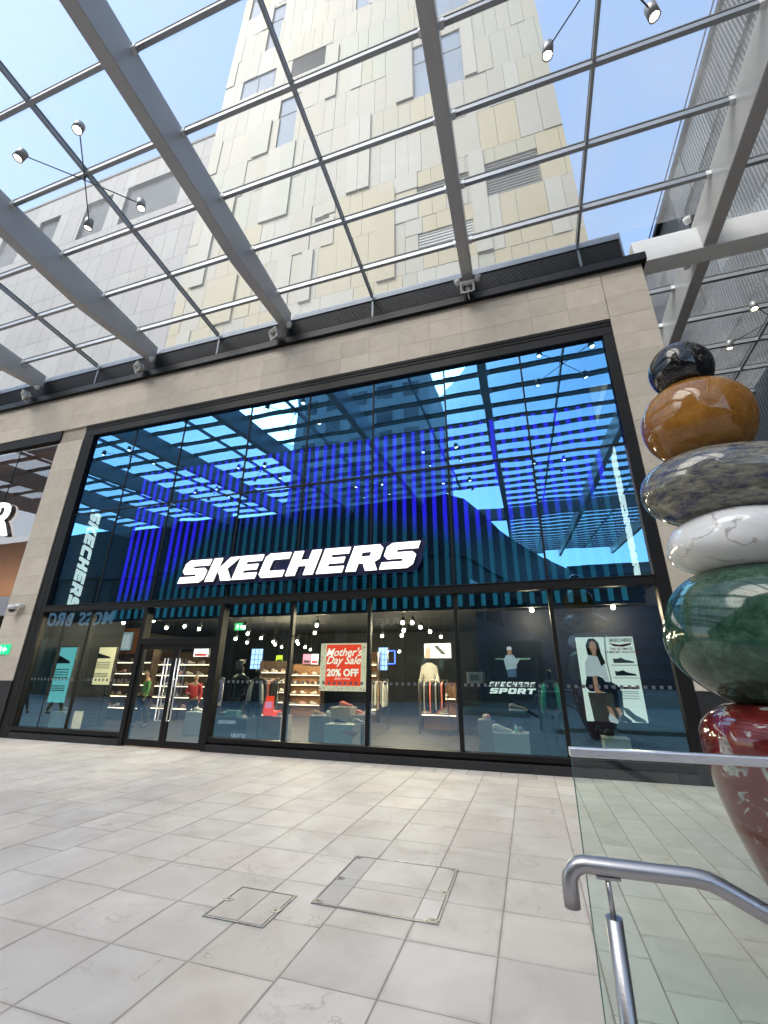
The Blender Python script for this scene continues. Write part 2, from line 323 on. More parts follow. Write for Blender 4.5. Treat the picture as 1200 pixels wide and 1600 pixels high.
def add_tile(x0, x1, y0, y1):
    if x1 > GX0 and x0 < GX1 and y1 > GY0 and y0 < GY1:
        if x0 < GX0 < x1: x1 = GX0
        elif x0 < GX1 < x1: x0 = GX1
        elif y0 < GY0: y1 = GY0
        elif y1 > GY1: y0 = GY1
        else: return
        if x1-x0 < 0.06 or y1-y0 < 0.06: return
    tiles.append((x0, x1, y0, y1))
k = 0; x = 0.24
YEND = 9.40
while x > -46:
    x0 = x-0.6; ph = 0.37 if x > -1.2 else (0.325 if x > -4.2 else random.uniform(0, 0.6))
    y = -10+ph
    add_tile(x0, x, -10.0, y)
    while y < YEND-0.03:
        ln = 0.6 if x > -5.0 else random.choice((0.6, 0.6, 0.9))
        y1 = min(y+ln, YEND)
        if YEND-y1 < 0.15: y1 = YEND
        if x > -3 and y > 8.0 and y1 >= YEND-0.01: add_tile(x0, x0+0.3, y, y1); add_tile(x0+0.3, x, y, y1)
        else: add_tile(x0, x, y, y1)
        y = y1
    x = x0
x = 0.24; cnum = 0
while x < 8.9:
    y = -10+[0.05, 0.35, 0.22, 0.5][cnum % 4]; add_tile(x, x+0.305, -10, y)
    yend = YEND if x < 3.65 else 24
    while y < yend-0.03:
        y1 = min(y+0.6, yend); add_tile(x, x+0.305, y, y1); y = y1
    x += 0.305; cnum += 1
def pix_area(t):
    cx, cy = (t[0]+t[1])/2, (t[2]+t[3])/2
    d = Vector((cx, cy, 0))-Vector((0, 0, H)); z = d.dot(_f)
    if z < 0.3: return 0
    px = 600+FPX*d.dot(_rr)/z; py = 800-FPX*d.dot(_uu)/z
    if not (-60 < px < 1260 and 1100 < py < 1680): return 0
    return (t[1]-t[0])*(t[3]-t[2])/z**3
tiles.sort(key=pix_area, reverse=True)
rt = random.Random(3)
for t in tiles[:300]:
    sx, sy = t[1]-t[0]-J, t[3]-t[2]-J
    o = ob('paving_tile', tile_mesh(sx, sy), 'paving_sandstone', PAVE, ((t[0]+t[1])/2, (t[2]+t[3])/2, rt.uniform(-0.001, 0.001)))
    o.rotation_euler = (rt.uniform(-1, 1)*0.0018, rt.uniform(-1, 1)*0.0018, 0)
bm = bmesh.new(); lay = bm.faces.layers.float.new('tint')
for t in tiles[300:]:
    v = rt.random()
    for f in tile_bm(bm, (t[0]+t[1])/2, (t[2]+t[3])/2, t[1]-t[0]-J, t[3]-t[2]-J, rt.uniform(-0.001, 0.001)): f[lay] = v
o = ob('outer_paving_tiles', bm_mesh(bm), 'paving_sandstone', PAVE); o['kind'] = 'stuff'
# stairs down, beside the balustrade
st = root('stone_stair', 'stone steps going down behind the steel handrail', 'stairs', (GX0, 2.26, 0))
for i in range(14):
    box('step', (GX0+i*0.3, GY0, -0.16*(i+2)), (GX0+(i+1)*0.3+0.02, GY1, -0.16*(i+1)), 'paving_sandstone', st)
for y0, y1 in ((GY0-0.12, GY0), (GY1, GY1+0.04)): box('side_wall', (GX0, y0, -2.6), (GX1, y1, -0.032), 'facade_limestone', st)
# access covers set in the paving
simple('cover_recess', (0.30, 0.26, 0.22), 0.8, var=0.25)
simple('cover_steel', (0.25, 0.25, 0.26), 0.4, 0.7)
simple('key_hole', (0.01, 0.01, 0.01), 0.9)
def cover(name, label, x0, x1, y0, y1, xcuts, ycuts, keys, mats):
    r = root(name, label, 'access cover', ((x0+x1)/2, (y0+y1)/2, 0), 'access covers in the paving')
    z = 0.006
    for a, b in (((x0, y0), (x1, y0+0.012)), ((x0, y1-0.012), (x1, y1)), ((x0, y0+0.012), (x0+0.012, y1-0.012)), ((x1-0.012, y0+0.012), (x1, y1-0.012))):
        box('frame_bar', (*a, -0.01), (*b, z+0.001), 'cover_steel', r)
    xs = [x0+0.02]+xcuts+[x1-0.02]; ys = [y0+0.02]+ycuts+[y1-0.02]
    box('tray', (x0+0.012, y0+0.012, -0.008), (x1-0.012, y1-0.012, z-0.003), 'cover_recess', r)
    for i in range(len(xs)-1):
        for j in range(len(ys)-1):
            e = 0.004 if (i or j) else 0.004
            box('infill_slab', (xs[i]+0.003, ys[j]+0.003, z-0.004), (xs[i+1]-0.003, ys[j+1]-0.003, z+0.0008), 'cover_stone_dark' if (i, j) in mats else 'paving_sandstone', r, 0.0008)
    for (kx, ky) in keys:
        k = prism('key_plate', [(kx-0.045, ky-0.012), (kx-0.012, ky-0.034), (kx+0.03, ky-0.03), (kx+0.045, ky+0.01), (kx+0.012, ky+0.034), (kx-0.03, ky+0.03)], z+0.0009, z+0.003, 'cover_steel', r, 'XY', (kx, ky, z))
        prism('key_slot', [(kx-0.014, ky-0.006), (kx+0.014, ky-0.006), (kx+0.014, ky+0.006), (kx-0.014, ky+0.006)], z+0.0031, z+0.0037, 'key_hole', k, 'XY', (kx, ky, z))
world_noise_stone('cover_stone_dark', [(0.2, (0.46, 0.425, 0.39)), (0.7, (0.54, 0.51, 0.475))], 0.7, 3, rnd=0.05)
cover('access_cover', 'large square access cover with double stone trays in the paving', -1.775, -0.787, 3.81, 4.80, [-1.56, -0.97], [4.16, 4.30], [(-1.73, 3.85), (-0.835, 3.85), (-1.73, 4.28), (-0.83, 4.3), (-1.74, 4.76), (-0.825, 4.765)], {(0, 0), (0, 1), (0, 2)})
cover('access_cover', 'small square access cover with two slabs left of the larger cover', -2.432, -1.93, 3.388, 3.885, [-2.15], [], [(-2.40, 3.66), (-1.965, 3.62)], set())
# ------------------------------------------------------------------ shop building: stone front
F = 9.40          # face of the stone
GL = 9.52         # face of the glazing
WX0, WX1, WTOP = -14.0, 2.73, 9.81
shop = root('shop_building', 'wide limestone shop building with tall dark-framed glass front and glowing white shop sign', 'building', (-6, F, 0))
box('masonry_core', (-30, F+0.06, WTOP+0.01), (3.64, F+0.5, 11.28), 'mortar', shop)
box('masonry_core', (WX1+0.01, F+0.06, 0), (3.64, F+0.5, WTOP+0.01), 'mortar', shop)
box('masonry_core', (-15.13, F+0.06, 0), (WX0-0.03, F+0.5, WTOP+0.01), 'mortar', shop)
box('flank_wall', (3.46, F+0.5, 0), (3.64, 26, 11.28), 'facade_limestone', shop)
rs = random.Random(5)
def stone(x0, x1, z0, z1, y0=F, y1=F+0.06):
    d = rs.uniform(0, 0.002)
    box('stone_panel', (x0+0.002, y0+d, z0+0.002), (x1-0.002, y1+d, z1-0.002), 'facade_limestone', shop, 0.0015)
zr = [WTOP, 10.34, 10.93, 11.30]
for r_, (z0, z1) in enumerate(zip(zr, zr[1:])):
    x = 2.72
    while x > -26:
        wdt = 0.885
        x0 = x-wdt; stone(x0, x, z0, z1); x = x0
zp = [1.44, 2.05, 2.66, 3.27, 3.88, 4.47, 5.06, 5.70, 6.32, 6.92, 7.52, 8.13, 8.74, 9.27, 9.85, 10.46, 11.05, 11.30]
for z0, z1 in zip(zp, zp[1:]): stone(2.73, 3.67, z0, z1)
for z0, z1 in zip(zp, zp[1:]):
    if z0 < 9.2: stone(-15.16, WX0, z0, min(z1, WTOP))
for z0, z1 in zip(zp[:14], zp[1:15]):                    # return of the left pier into the opening
    box('stone_panel', (WX0-0.03, F+0.062, z0+0.003), (WX0, F+0.30, min(z1, WTOP)-0.003), 'facade_limestone', shop)
    box('stone_panel', (3.641, F+0.062, z0+0.003), (3.67, F+0.55, z1-0.003), 'facade_limestone', shop)
box('plinth_panel', (-15.16, F-0.005, 0), (WX0, F+0.3, 1.437), 'plinth_granite', shop); box('plinth_panel', (WX1, F-0.005, 0), (3.67, F+0.3, 1.437), 'plinth_granite', shop)
# parapet: coping and louvre band
box('coping', (-30, F-0.12, 11.30), (3.78, F+0.30, 11.55), 'coping_metal', shop, 0.01)
LY = F+0.10
box('louvre_back', (-30, LY+0.08, 11.55), (3.36, LY+0.3, 12.40), 'gasket', shop)
bm = bmesh.new()
for i in range(16):
    z = 11.62+i*0.047
    v = [bm.verts.new(p) for p in ((-30, LY, z), (3.36, LY, z), (3.36, LY, z+0.012), (-30, LY, z+0.012), (-30, LY+0.06, z+0.03), (3.36, LY+0.06, z+0.03), (3.36, LY+0.06, z+0.042), (-30, LY+0.06, z+0.042))]
    for f in ((0, 1, 2, 3), (3, 2, 6, 7), (1, 0, 4, 5), (0, 3, 7, 4), (1, 5, 6, 2), (5, 4, 7, 6)): bm.faces.new([v[i_] for i_ in f])
lv = ob('louvre_slats', bm_mesh(bm), 'louvre_metal', shop); lv['kind'] = 'stuff'
box('louvre_sill', (-30, LY-0.03, 11.551), (3.40, LY+0.10, 11.62), 'louvre_trim', shop)
box('louvre_head', (-30, LY-0.03, 12.385), (3.40, LY+0.35, 12.60), 'louvre_trim', shop, 0.006)
box('louvre_end', (3.36, LY-0.028, 11.62), (3.40, LY+0.33, 12.385), 'louvre_trim', shop)
for x in (2.37, -3.44, -9.0, -14.4): box('louvre_post', (x-0.03, LY-0.015, 11.62), (x+0.03, LY+0.07, 12.385), 'louvre_trim', shop)
# window frame
FM = 'frame_metal'
box('frame_head', (WX0, GL-0.10, 9.37), (WX1, GL+0.12, WTOP), FM, shop, 0.006); box('frame_head_lip', (WX0, GL-0.112, 9.62), (WX1, GL-0.1002, 9.66), 'gasket', shop)
box('frame_head_lip', (WX0, GL-0.116, 9.72), (WX1, GL-0.1002, 9.80), 'gasket', shop)
box('frame_jamb', (WX0+0.001, GL-0.096, 0.0), (-13.56, GL+0.118, 9.369), FM, shop, 0.006); box('frame_jamb', (2.50, GL-0.096, 0.0), (WX1-0.001, GL+0.118, 9.369), FM, shop, 0.006)
box('jamb_groove', (2.60, GL-0.10, 0.3), (2.615, GL-0.0962, 9.37), 'gasket', shop); box('jamb_groove', (-13.73, GL-0.10, 0.3), (-13.715, GL-0.0962, 9.37), 'gasket', shop)
box('transom', (-13.559, GL-0.10, 3.335), (2.499, GL+0.116, 3.525), FM, shop, 0.008); box('transom_lip', (-13.559, GL-0.115, 3.50), (2.499, GL-0.1002, 3.515), FM, shop)
MX = [-13.56, -11.72, -9.74, -7.29, -5.32, -3.355, -1.385, 0.56, 2.50]
for a, b in zip(MX, MX[1:]): box('mid_rail', (a+0.021, GL-0.012, 6.43), (b-0.021, GL+0.05, 6.475), 'gasket', shop)
for x in MX[1:-1]:
    box('mullion', (x-0.02, GL-0.014, 3.526), (x+0.02, GL+0.11, 9.368), 'gasket', shop)
    if x not in (-9.74, -7.29): box('mullion', (x-0.04, GL-0.03, 0.29), (x+0.04, GL+0.11, 3.334), FM, shop, 0.004)
box('mullion', (-12.755, GL-0.01, 0.29), (-12.725, GL+0.08, 3.334), 'gasket', shop)
# low plinth under the glass
for a, b in ((-13.559, -9.80), (-7.23, 2.499)):
    box('sill', (a, GL-0.10, 0.19), (b, GL+0.11, 0.288), FM, shop, 0.006); box('sill_groove', (a, GL-0.05, 0.15), (b, GL+0.1, 0.189), 'gasket', shop)
    x = a; k = 0
    while x < b-0.05:
        x1 = min(x+1.18, b); box('plinth_tile', (x+0.002, GL-0.115, 0.0), (x1-0.002, GL+0.1, 0.149), 'plinth_granite', shop, 0.003); x = x1
# panes
rp = random.Random(11)
def pane(x0, x1, z0, z1, y=GL, mat='shop_glass', parent=shop):
    o = box('glass_pane', (x0, y, z0), (x1, y+0.012, z1), mat, parent); o.rotation_euler = (rp.uniform(-1, 1)*0.003, 0, rp.uniform(-1, 1)*0.003); return o
simple('film_dots', (0.10, 0.11, 0.12), 0.5)
for a, b in zip(MX, MX[1:]):
    pane(a+0.02, b-0.02, 6.475, 9.37); pane(a+0.02, b-0.02, 3.525, 6.43)
    if a == -9.74: pane(a+0.06, b-0.06, 2.53, 3.334, mat='shop_glass_low'); continue
    cuts = [a, -12.74, b] if a == -13.56 else [a, b]
    for c, d in zip(cuts, cuts[1:]): pane(c+0.02, d-0.02, 0.29, 3.334, mat='shop_glass_low')
    bm = bmesh.new(); x = a+0.1
    while x < b-0.12:
        bm_box(bm, (x, GL-0.002, 1.46), (x+0.06, GL-0.0005, 1.52)); x += 0.13
    mf = ob('manifestation_dots', bm_mesh(bm), 'film_dots', shop); mf['kind'] = 'stuff'
# entrance doors
box('door_post', (-9.80, GL-0.12, 0), (-9.66, GL+0.12, 3.334), FM, shop, 0.006); box('door_post', (-7.36, GL-0.12, 0), (-7.22, GL+0.12, 3.334), FM, shop, 0.006)
box('door_head', (-9.659, GL-0.115, 2.36), (-7.361, GL+0.115, 2.52), FM, shop, 0.006)
for s, (a, b) in ((1, (-9.655, -8.515)), (-1, (-8.505, -7.365))):
    d = box('door', (a, GL-0.09, 0.015), (a+0.09, GL-0.03, 2.355), FM, shop, 0.004)
    for lo, hi in (((b-0.09, GL-0.09, 0.015), (b, GL-0.03, 2.355)), ((a+0.0905, GL-0.088, 0.015), (b-0.0905, GL-0.032, 0.16)), ((a+0.0905, GL-0.088, 2.25), (b-0.0905, GL-0.032, 2.354))):
        box('door_rail', lo, hi, FM, d, 0.003)
    box('door_glass', (a+0.0905, GL-0.065, 0.161), (b-0.0905, GL-0.055, 2.249), 'shop_glass_low', d)
    hx = (b-0.12) if s == 1 else (a+0.12)
    hx2 = hx - s*0.10
    pts = [(hx, GL-0.15, 0.62), (hx, GL-0.16, 1.98), (hx2, GL-0.16, 1.98), (hx2, GL-0.15, 0.62), (hx, GL-0.15, 0.62)]
    tube('pull_handle', [(hx, GL-0.10, 0.60), (hx, GL-0.17, 0.60), (hx, GL-0.17, 2.02), (hx2, GL-0.17, 2.02), (hx2, GL-0.17, 0.60), (hx, GL-0.17, 0.60)], 0.016, 'satin_steel', d, 8)
# ------------------------------------------------------------------ main sign: chunky slanted capitals
GLY = {
 'S': [[(0, 0), (.86, 0), (1, .14), (1, .50), (.86, .62), (.36, .62), (.36, .74), (1.0, .74), (1.0, 1), (.14, 1), (0, .86), (0, .52), (.14, .38), (.64, .38), (.64, .26), (0, .26)]],
 'K': [[(0, 0), (.33, 0), (.33, 1), (0, 1)], [(.345, .5), (.66, 0), (1.06, 0), (.70, .52), (1.06, 1), (.68, 1)]],
 'E': [[(0, 0), (1, 0), (1, .25), (.35, .25), (.35, .385), (.92, .385), (.92, .615), (.35, .615), (.35, .75), (1, .75), (1, 1), (0, 1)]],
 'C': [[(.14, 0), (1, 0), (1, .26), (.40, .26), (.34, .32), (.34, .68), (.40, .74), (1, .74), (1, 1), (.14, 1), (0, .86), (0, .14)]],
 'H': [[(0, 0), (.34, 0), (.34, .38), (.66, .38), (.66, 0), (1, 0), (1, 1), (.66, 1), (.66, .62), (.34, .62), (.34, 1), (0, 1)]],
 'R': [[(0, 0), (.34, 0), (.34, .30), (.50, .30), (.66, 0), (1.05, 0), (.86, .33), (1, .45), (1, .86), (.86, 1), (0, 1), (0, .561), (.34, .561), (.34, .74), (.66, .74), (.66, .56), (0, .56)]],
 'P': [[(0, 0), (.34, 0), (.34, .30), (.86, .30), (1, .44), (1, .86), (.86, 1), (0, 1), (0, .561), (.34, .561), (.34, .74), (.66, .74), (.66, .56), (0, .56)]],
 'O': [[(.14, 0), (.86, 0), (1, .14), (1, .86), (.86, 1), (.14, 1), (0, .86), (0, .501), (.34, .501), (.34, .74), (.66, .74), (.66, .26), (.34, .26), (.34, .499), (0, .499), (0, .14)]],
 'T': [[(.33, 0), (.67, 0), (.67, .74), (1, .74), (1, 1), (0, 1), (0, .74), (.33, .74)]],
}
def glyph_mesh(ch, w_, h_, dep, shear):
    bm = bmesh.new()
    for poly in GLY[ch]:
        P = [(p[0]*w_ + p[1]*h_*shear, p[1]*h_) for p in poly]
        a = [bm.verts.new((x, 0, z)) for x, z in P]; b = [bm.verts.new((x, dep, z)) for x, z in P]; n = len(a)
        bm.faces.new(a); bm.faces.new(b[::-1])
        for i in range(n): bm.faces.new((a[i], b[i], b[(i+1) % n], a[(i+1) % n]))
    bmesh.ops.recalc_face_normals(bm, faces=bm.faces[:]); bmesh.ops.triangulate(bm, faces=bm.faces[:]); return bm_mesh(bm)
emis('sign_white', (1.0, 1.0, 1.0), 0.9, (0.8, 0.8, 0.8))
simple('sign_navy', (0.012, 0.016, 0.07), 0.35)
simple('sign_edge', (0.10, 0.10, 0.11), 0.4)
sg = root('shop_sign', 'wide white slanted SKECHERS letters on navy backing across the glass front', 'sign', (-5.4, 9.30, 4.2))
word = 'SKECHERS'; x = -8.70; y0 = 9.26
wds = {'S': 0.76, 'K': 0.74, 'E': 0.66, 'C': 0.68, 'H': 0.73, 'R': 0.74}
hh = 0.60; sh = 0.36
for i, ch in enumerate(word):
    wd = wds[ch]; z0 = 3.905+0.004*i
    if i == 0: bx0 = x
    fc = ob('letter', glyph_mesh(ch, wd, hh, 0.03, sh), 'sign_white', sg, (x, y0, z0))
    ob('letter_return', glyph_mesh(ch, wd+0.012, hh+0.012, 0.07, sh), 'sign_edge', fc, (x-0.006, y0+0.031, z0-0.006))
    x += wd + (0.10 if ch not in 'K' else 0.08)
bx1 = x-0.1
prism('backing_plate', [(bx0-0.12, 3.82), (bx1+0.05, 3.86), (bx1+0.20, 4.05), (bx1+0.34, 4.60), (bx0+0.12, 4.58), (bx0+0.02, 4.30)], y0+0.105, y0+0.14, 'sign_navy', sg, 'XZ', (-5.4, 9.36, 4.2))
for xx in (-7.29, -5.32, -3.355): box('bracket', (xx-0.03, y0+0.1402, 4.1), (xx+0.03, GL-0.012, 4.3), 'gasket', sg)
def blade(label, X, ya, yb, ztop, zbot, face):
    r = root('blade_sign', label, 'sign', (X, (ya+yb)/2, zbot), 'vertical shop signs')
    n = 8; lh = (ztop-zbot)/n
    for i, ch in enumerate(word):
        me = glyph_mesh(ch, lh*0.86, abs(yb-ya), 0.03, 0.28)
        # glyph x -> -Z, glyph z -> +Y
        o = ob('letter', me, 'sign_white', r, (X, ya, ztop-i*lh))
        o.rotation_euler = Matrix(((0, face, 0), (0, 0, 1), (-1, 0, 0))).to_4x4().to_euler()
    box('mount_bar', (X-0.06*face if face > 0 else X+0.02, (ya+yb)/2-0.03, zbot-0.3), (X-0.02*face if face > 0 else X+0.06, (ya+yb)/2+0.03, ztop+0.2), 'sign_navy', r)
blade('vertical white SKECHERS sign inside the left end of the upper glass', -13.40, 9.95, 10.30, 6.80, 3.55, 1)
blade('vertical white SKECHERS sign inside the right end of the upper glass', 2.38, 9.90, 10.30, 6.60, 3.55, -1)
# ------------------------------------------------------------------ slatted light wall behind the upper glass
m_, n_, l_, b_ = node_mat('lit_slat')
g_ = n_.new('ShaderNodeNewGeometry'); sx_ = n_.new('ShaderNodeSeparateXYZ'); l_.new(g_.outputs['Position'], sx_.inputs[0])
mr_ = n_.new('ShaderNodeMapRange'); mr_.inputs[1].default_value = 3.2; mr_.inputs[2].default_value = 8.0; l_.new(sx_.outputs[2], mr_.inputs[0])
rc = ramp(n_, [(0.0, (0.005, 0.06, 0.095)), (0.50, (0.006, 0.058, 0.10)), (0.64, (0.03, 0.005, 0.9)), (0.93, (0.03, 0.005, 0.9)), (1.0, (0.0, 0.0, 0.1))])
mx_ = n_.new('ShaderNodeMapRange'); mx_.inputs[1].default_value = -12; mx_.inputs[2].default_value = 2.5; l_.new(sx_.outputs[0], mx_.inputs[0])
ro_ = ramp(n_, [(0.0, (0.45,)*3), (0.10, (0.42,)*3), (0.24, (0.0,)*3), (0.55, (0.02,)*3), (0.75, (0.22,)*3), (0.86, (0.16,)*3), (1.0, (0.0,)*3)]); l_.new(mx_.outputs[0], ro_.inputs[0])
ad_ = n_.new('ShaderNodeMath'); ad_.operation = 'ADD'; l_.new(mr_.outputs[0], ad_.inputs[0]); l_.new(ro_.outputs[0], ad_.inputs[1]); mn_ = n_.new('ShaderNodeMath'); mn_.operation = 'MINIMUM'; mn_.inputs[1].default_value = 0.9
l_.new(ad_.outputs[0], mn_.inputs[0]); l_.new(mn_.outputs[0], rc.inputs[0])
l_.new(rc.outputs[0], b_.inputs['Emission Color']); b_.inputs['Emission Strength'].default_value = 1.0; b_.inputs['Base Color'].default_value = (0.02, 0.06, 0.1, 1)
simple('dark_interior', (0.014, 0.016, 0.018), 0.8); simple('navy_wall', (0.006, 0.01, 0.035), 0.6)
fw = root('slat_feature_wall', 'wall of upright luminous blue and teal slats behind the upper glass', 'light feature', (-5, 10.2, 3.2))
box('backing', (-13.5, 11.6, 3.72), (2.46, 11.7, 9.5), 'gasket', fw); box('added_dark_board', (-13.5, 10.32, 3.12), (2.46, 10.36, 4.4), 'gasket', fw); box('top_rail', (-12.0, 10.22, 8.0), (2.4, 10.30, 8.05), 'gasket', fw); box('bottom_rail', (-12.0, 10.24, 3.10), (2.4, 10.30, 3.169), 'gasket', fw)  # extra board added behind the slat bottoms to keep the gaps dark
for i in range(53):
    x = -11.75+i*0.265
    if x > 2.3: break
    box('slat', (x, 10.2, 3.17), (x+0.10, 10.225, 8.0), 'lit_slat', fw)
# interior shell
sh_ = root('shop_interior', 'dark shop interior with brown floor and black ceiling', 'interior', (-5, 15, 0))
simple('shop_floor', (0.075, 0.05, 0.038), 0.65, var=0.15, vscale=1.5); simple('ceiling_black', (0.012, 0.013, 0.015), 0.9)
box('floor_slab', (-13.6, GL+0.125, -0.02), (3.4, 12.4, 0.02), 'shop_floor', sh_); box('floor_slab', (-27, 12.4, -0.02), (3.4, 24, 0.02), 'shop_floor', sh_)
box('ceiling', (-13.6, 11.0, 3.7), (3.4, 12.4, 3.8), 'ceiling_black', sh_); box('ceiling', (-27, 12.4, 3.7), (3.4, 24, 3.8), 'ceiling_black', sh_)
box('ceiling', (-13.6, GL+0.13, 9.6), (3.4, 11.8, 9.7), 'ceiling_black', sh_)
box('side_wall', (-13.8, GL+0.13, 0.02), (-13.61, 12.4, 9.6), 'dark_interior', sh_); box('side_wall', (-27, 12.3, 0.02), (-13.81, 12.4, 3.7), 'dark_interior', sh_); box('side_wall', (-27.1, 12.4, 0.02), (-27, 24, 3.7), 'dark_interior', sh_); box('side_wall', (3.0, GL+0.13, 0.02), (3.2, 24, 9.6), 'navy_wall', sh_)
box('back_wall', (-27, 21.5, 0.02), (3.0, 21.7, 3.7), 'dark_interior', sh_)
box('partition', (-1.15, 11.4, 0.02), (2.98, 11.5, 3.2), 'navy_wall', sh_)
# ------------------------------------------------------------------ glass canopy
ZK = 0.09
def cz(y): return 12.55 + ZK*(9.4-y)
BX = [-33.4, -28.0, -22.6, -17.12, -11.67, -6.33, -0.55, 5.28, 11.11]            # beam centres
canopy = root('glass_canopy', 'pitched glass canopy on grey steel beams over the plaza', 'canopy', (-6, 0, 12.5))
PY = [8.50-1.378*k for k in range(0, 14)]             # purlin lines towards the far side
PYR = [11.53+1.39*k for k in range(0, 7)]             # past the shop corner
PYB = [PY[-1]-1.378*k for k in range(1, 22)]           # behind, right part
def beam(xc, ya, yb, taper=True):
    hw = 0.15; bm = bmesh.new(); o = Vector((xc, ya, cz(ya)))
    ys = [yb+(ya-yb)*t for t in (0, 0.5)] + ([ya-2.6, ya-0.9, ya] if taper else [ya])
    sect = []
    for y in ys:
        dp = 0.95
        if taper and y > ya-2.7: dp = 0.95-0.40*((y-(ya-2.6))/2.6)
        zt = cz(y)+0.02; c = 0.018
        sect.append([bm.verts.new(Vector(p)-o) for p in ((xc-hw, y, zt), (xc+hw, y, zt), (xc+hw, y, zt-dp+c), (xc+hw-c, y, zt-dp), (xc-hw+c, y, zt-dp), (xc-hw, y, zt-dp+c))])
    for a, b in zip(sect, sect[1:]):
        for i in range(6): bm.faces.new((a[i], b[i], b[(i+1) % 6], a[(i+1) % 6]))
    bm.faces.new(sect[0]); bm.faces.new(sect[-1][::-1]); bmesh.ops.recalc_face_normals(bm, faces=bm.faces[:])
    b_ = ob('beam', bm_mesh(bm), 'canopy_steel', canopy, o)
    return b_
for xc in BX:
    if xc < 4: beam(xc, 9.36, -39 if xc > -4 else -9.99)
    else: beam(xc, 22, -39, False)
cyl = {}
def purlin(x0, x1, y):
    z = cz(y); L = x1-x0; k = ('purlin', round(L, 3))
    if k not in CACHE:
        bm = bmesh.new(); bm_box(bm, (-L/2, -0.042, -0.155), (L/2, 0.042, -0.012)); CACHE[k] = bm_mesh(bm)
        bm = bmesh.new(); bm_box(bm, (-L/2, -0.05, -0.011), (L/2, 0.05, 0.045)); CACHE[k+('g',)] = bm_mesh(bm)
        bm = bmesh.new(); bm_box(bm, (-L/2, -0.06, -0.165), (-L/2+0.09, 0.06, -0.03)); bm_box(bm, (L/2-0.09, -0.06, -0.165), (L/2, 0.06, -0.03)); CACHE[k+('c',)] = bm_mesh(bm)
    p = ob('purlin', CACHE[k], 'canopy_alu', canopy, ((x0+x1)/2, y, z), (-math.atan(ZK), 0, 0))
    g = ob('gasket', CACHE[k+('g',)], 'gasket', p); g.location = (0, 0, 0)
    g = ob('end_clips', CACHE[k+('c',)], 'white_steel', p); g.location = (0, 0, 0)
def bar(x, ya, yb):
    L = math.hypot(ya-yb, cz(ya)-cz(yb)); k = ('bar', round(L, 3))
    if k not in CACHE:
        bm = bmesh.new(); bm_box(bm, (-0.032, -L/2, -0.12), (0.032, L/2, -0.012)); CACHE[k] = bm_mesh(bm)
        bm = bmesh.new(); bm_box(bm, (-0.036, -L/2, -0.011), (0.036, L/2, 0.028)); CACHE[k+('g',)] = bm_mesh(bm)
    ym = (ya+yb)/2
    p = ob('glazing_bar', CACHE[k], 'canopy_alu', canopy, (x, ym, cz(ym)), (-math.atan(ZK), 0, 0))
    g = ob('gasket', CACHE[k+('g',)], 'gasket', p); g.location = (0, 0, 0)
def roof_pane(x0, x1, ya, yb):
    L = math.hypot(ya-yb, cz(ya)-cz(yb)); ym = (ya+yb)/2
    box_ = box_mesh(x1-x0-0.02, L-0.02, 0.02)
    if not box_.materials: box_.materials.append(MATS['canopy_glass'])
    ob('roof_pane', box_, None, canopy, ((x0+x1)/2, ym, cz(ym)+0.005), (-math.atan(ZK), 0, 0))
for i, xc in enumerate(BX[:-1]):
    xa, xb = xc+0.15, BX[i+1]-0.15; xm = (xa+xb)/2
    rows = PY + (PYB if xc > -1 else [])
    ends = [9.47]+rows
    if xc > 4: ends = PYR[::-1]+[10.14]+rows; rows = PYR[::-1]+[10.14]+rows
    for y in rows:
        purlin(xa, xb, y)
    for a, b in zip(ends, ends[1:]):
        bar(xm, a-0.045, b+0.045)
        
        if b < PY[-1]-0.1: roof_pane(xa, xb, a, b)
        else: roof_pane(xa, xm-0.03, a, b); roof_pane(xm+0.03, xb, a, b)
    if xc < 4 and xb > 4:                               # the bay that turns the corner
        for y in PYR: purlin(3.70, xb, y)
        for a, b in zip(PYR, PYR[1:]): roof_pane(3.70, xb, b, a)
        roof_pane(3.70, xb, PYR[0], 10.2)
# cross beam from the shop corner
cb = root('cross_beam', 'pale steel cross beam running right from the shop corner', 'beam', (7, 9.85, 11.9))
box('box_section', (3.66, 9.62, 11.56), (14, 10.10, 12.30), 'white_steel', cb, 0.012)
box('box_section', (-3.0, -15.8, 13.75), (14, -15.35, 14.7), 'canopy_steel', cb, 0.012)
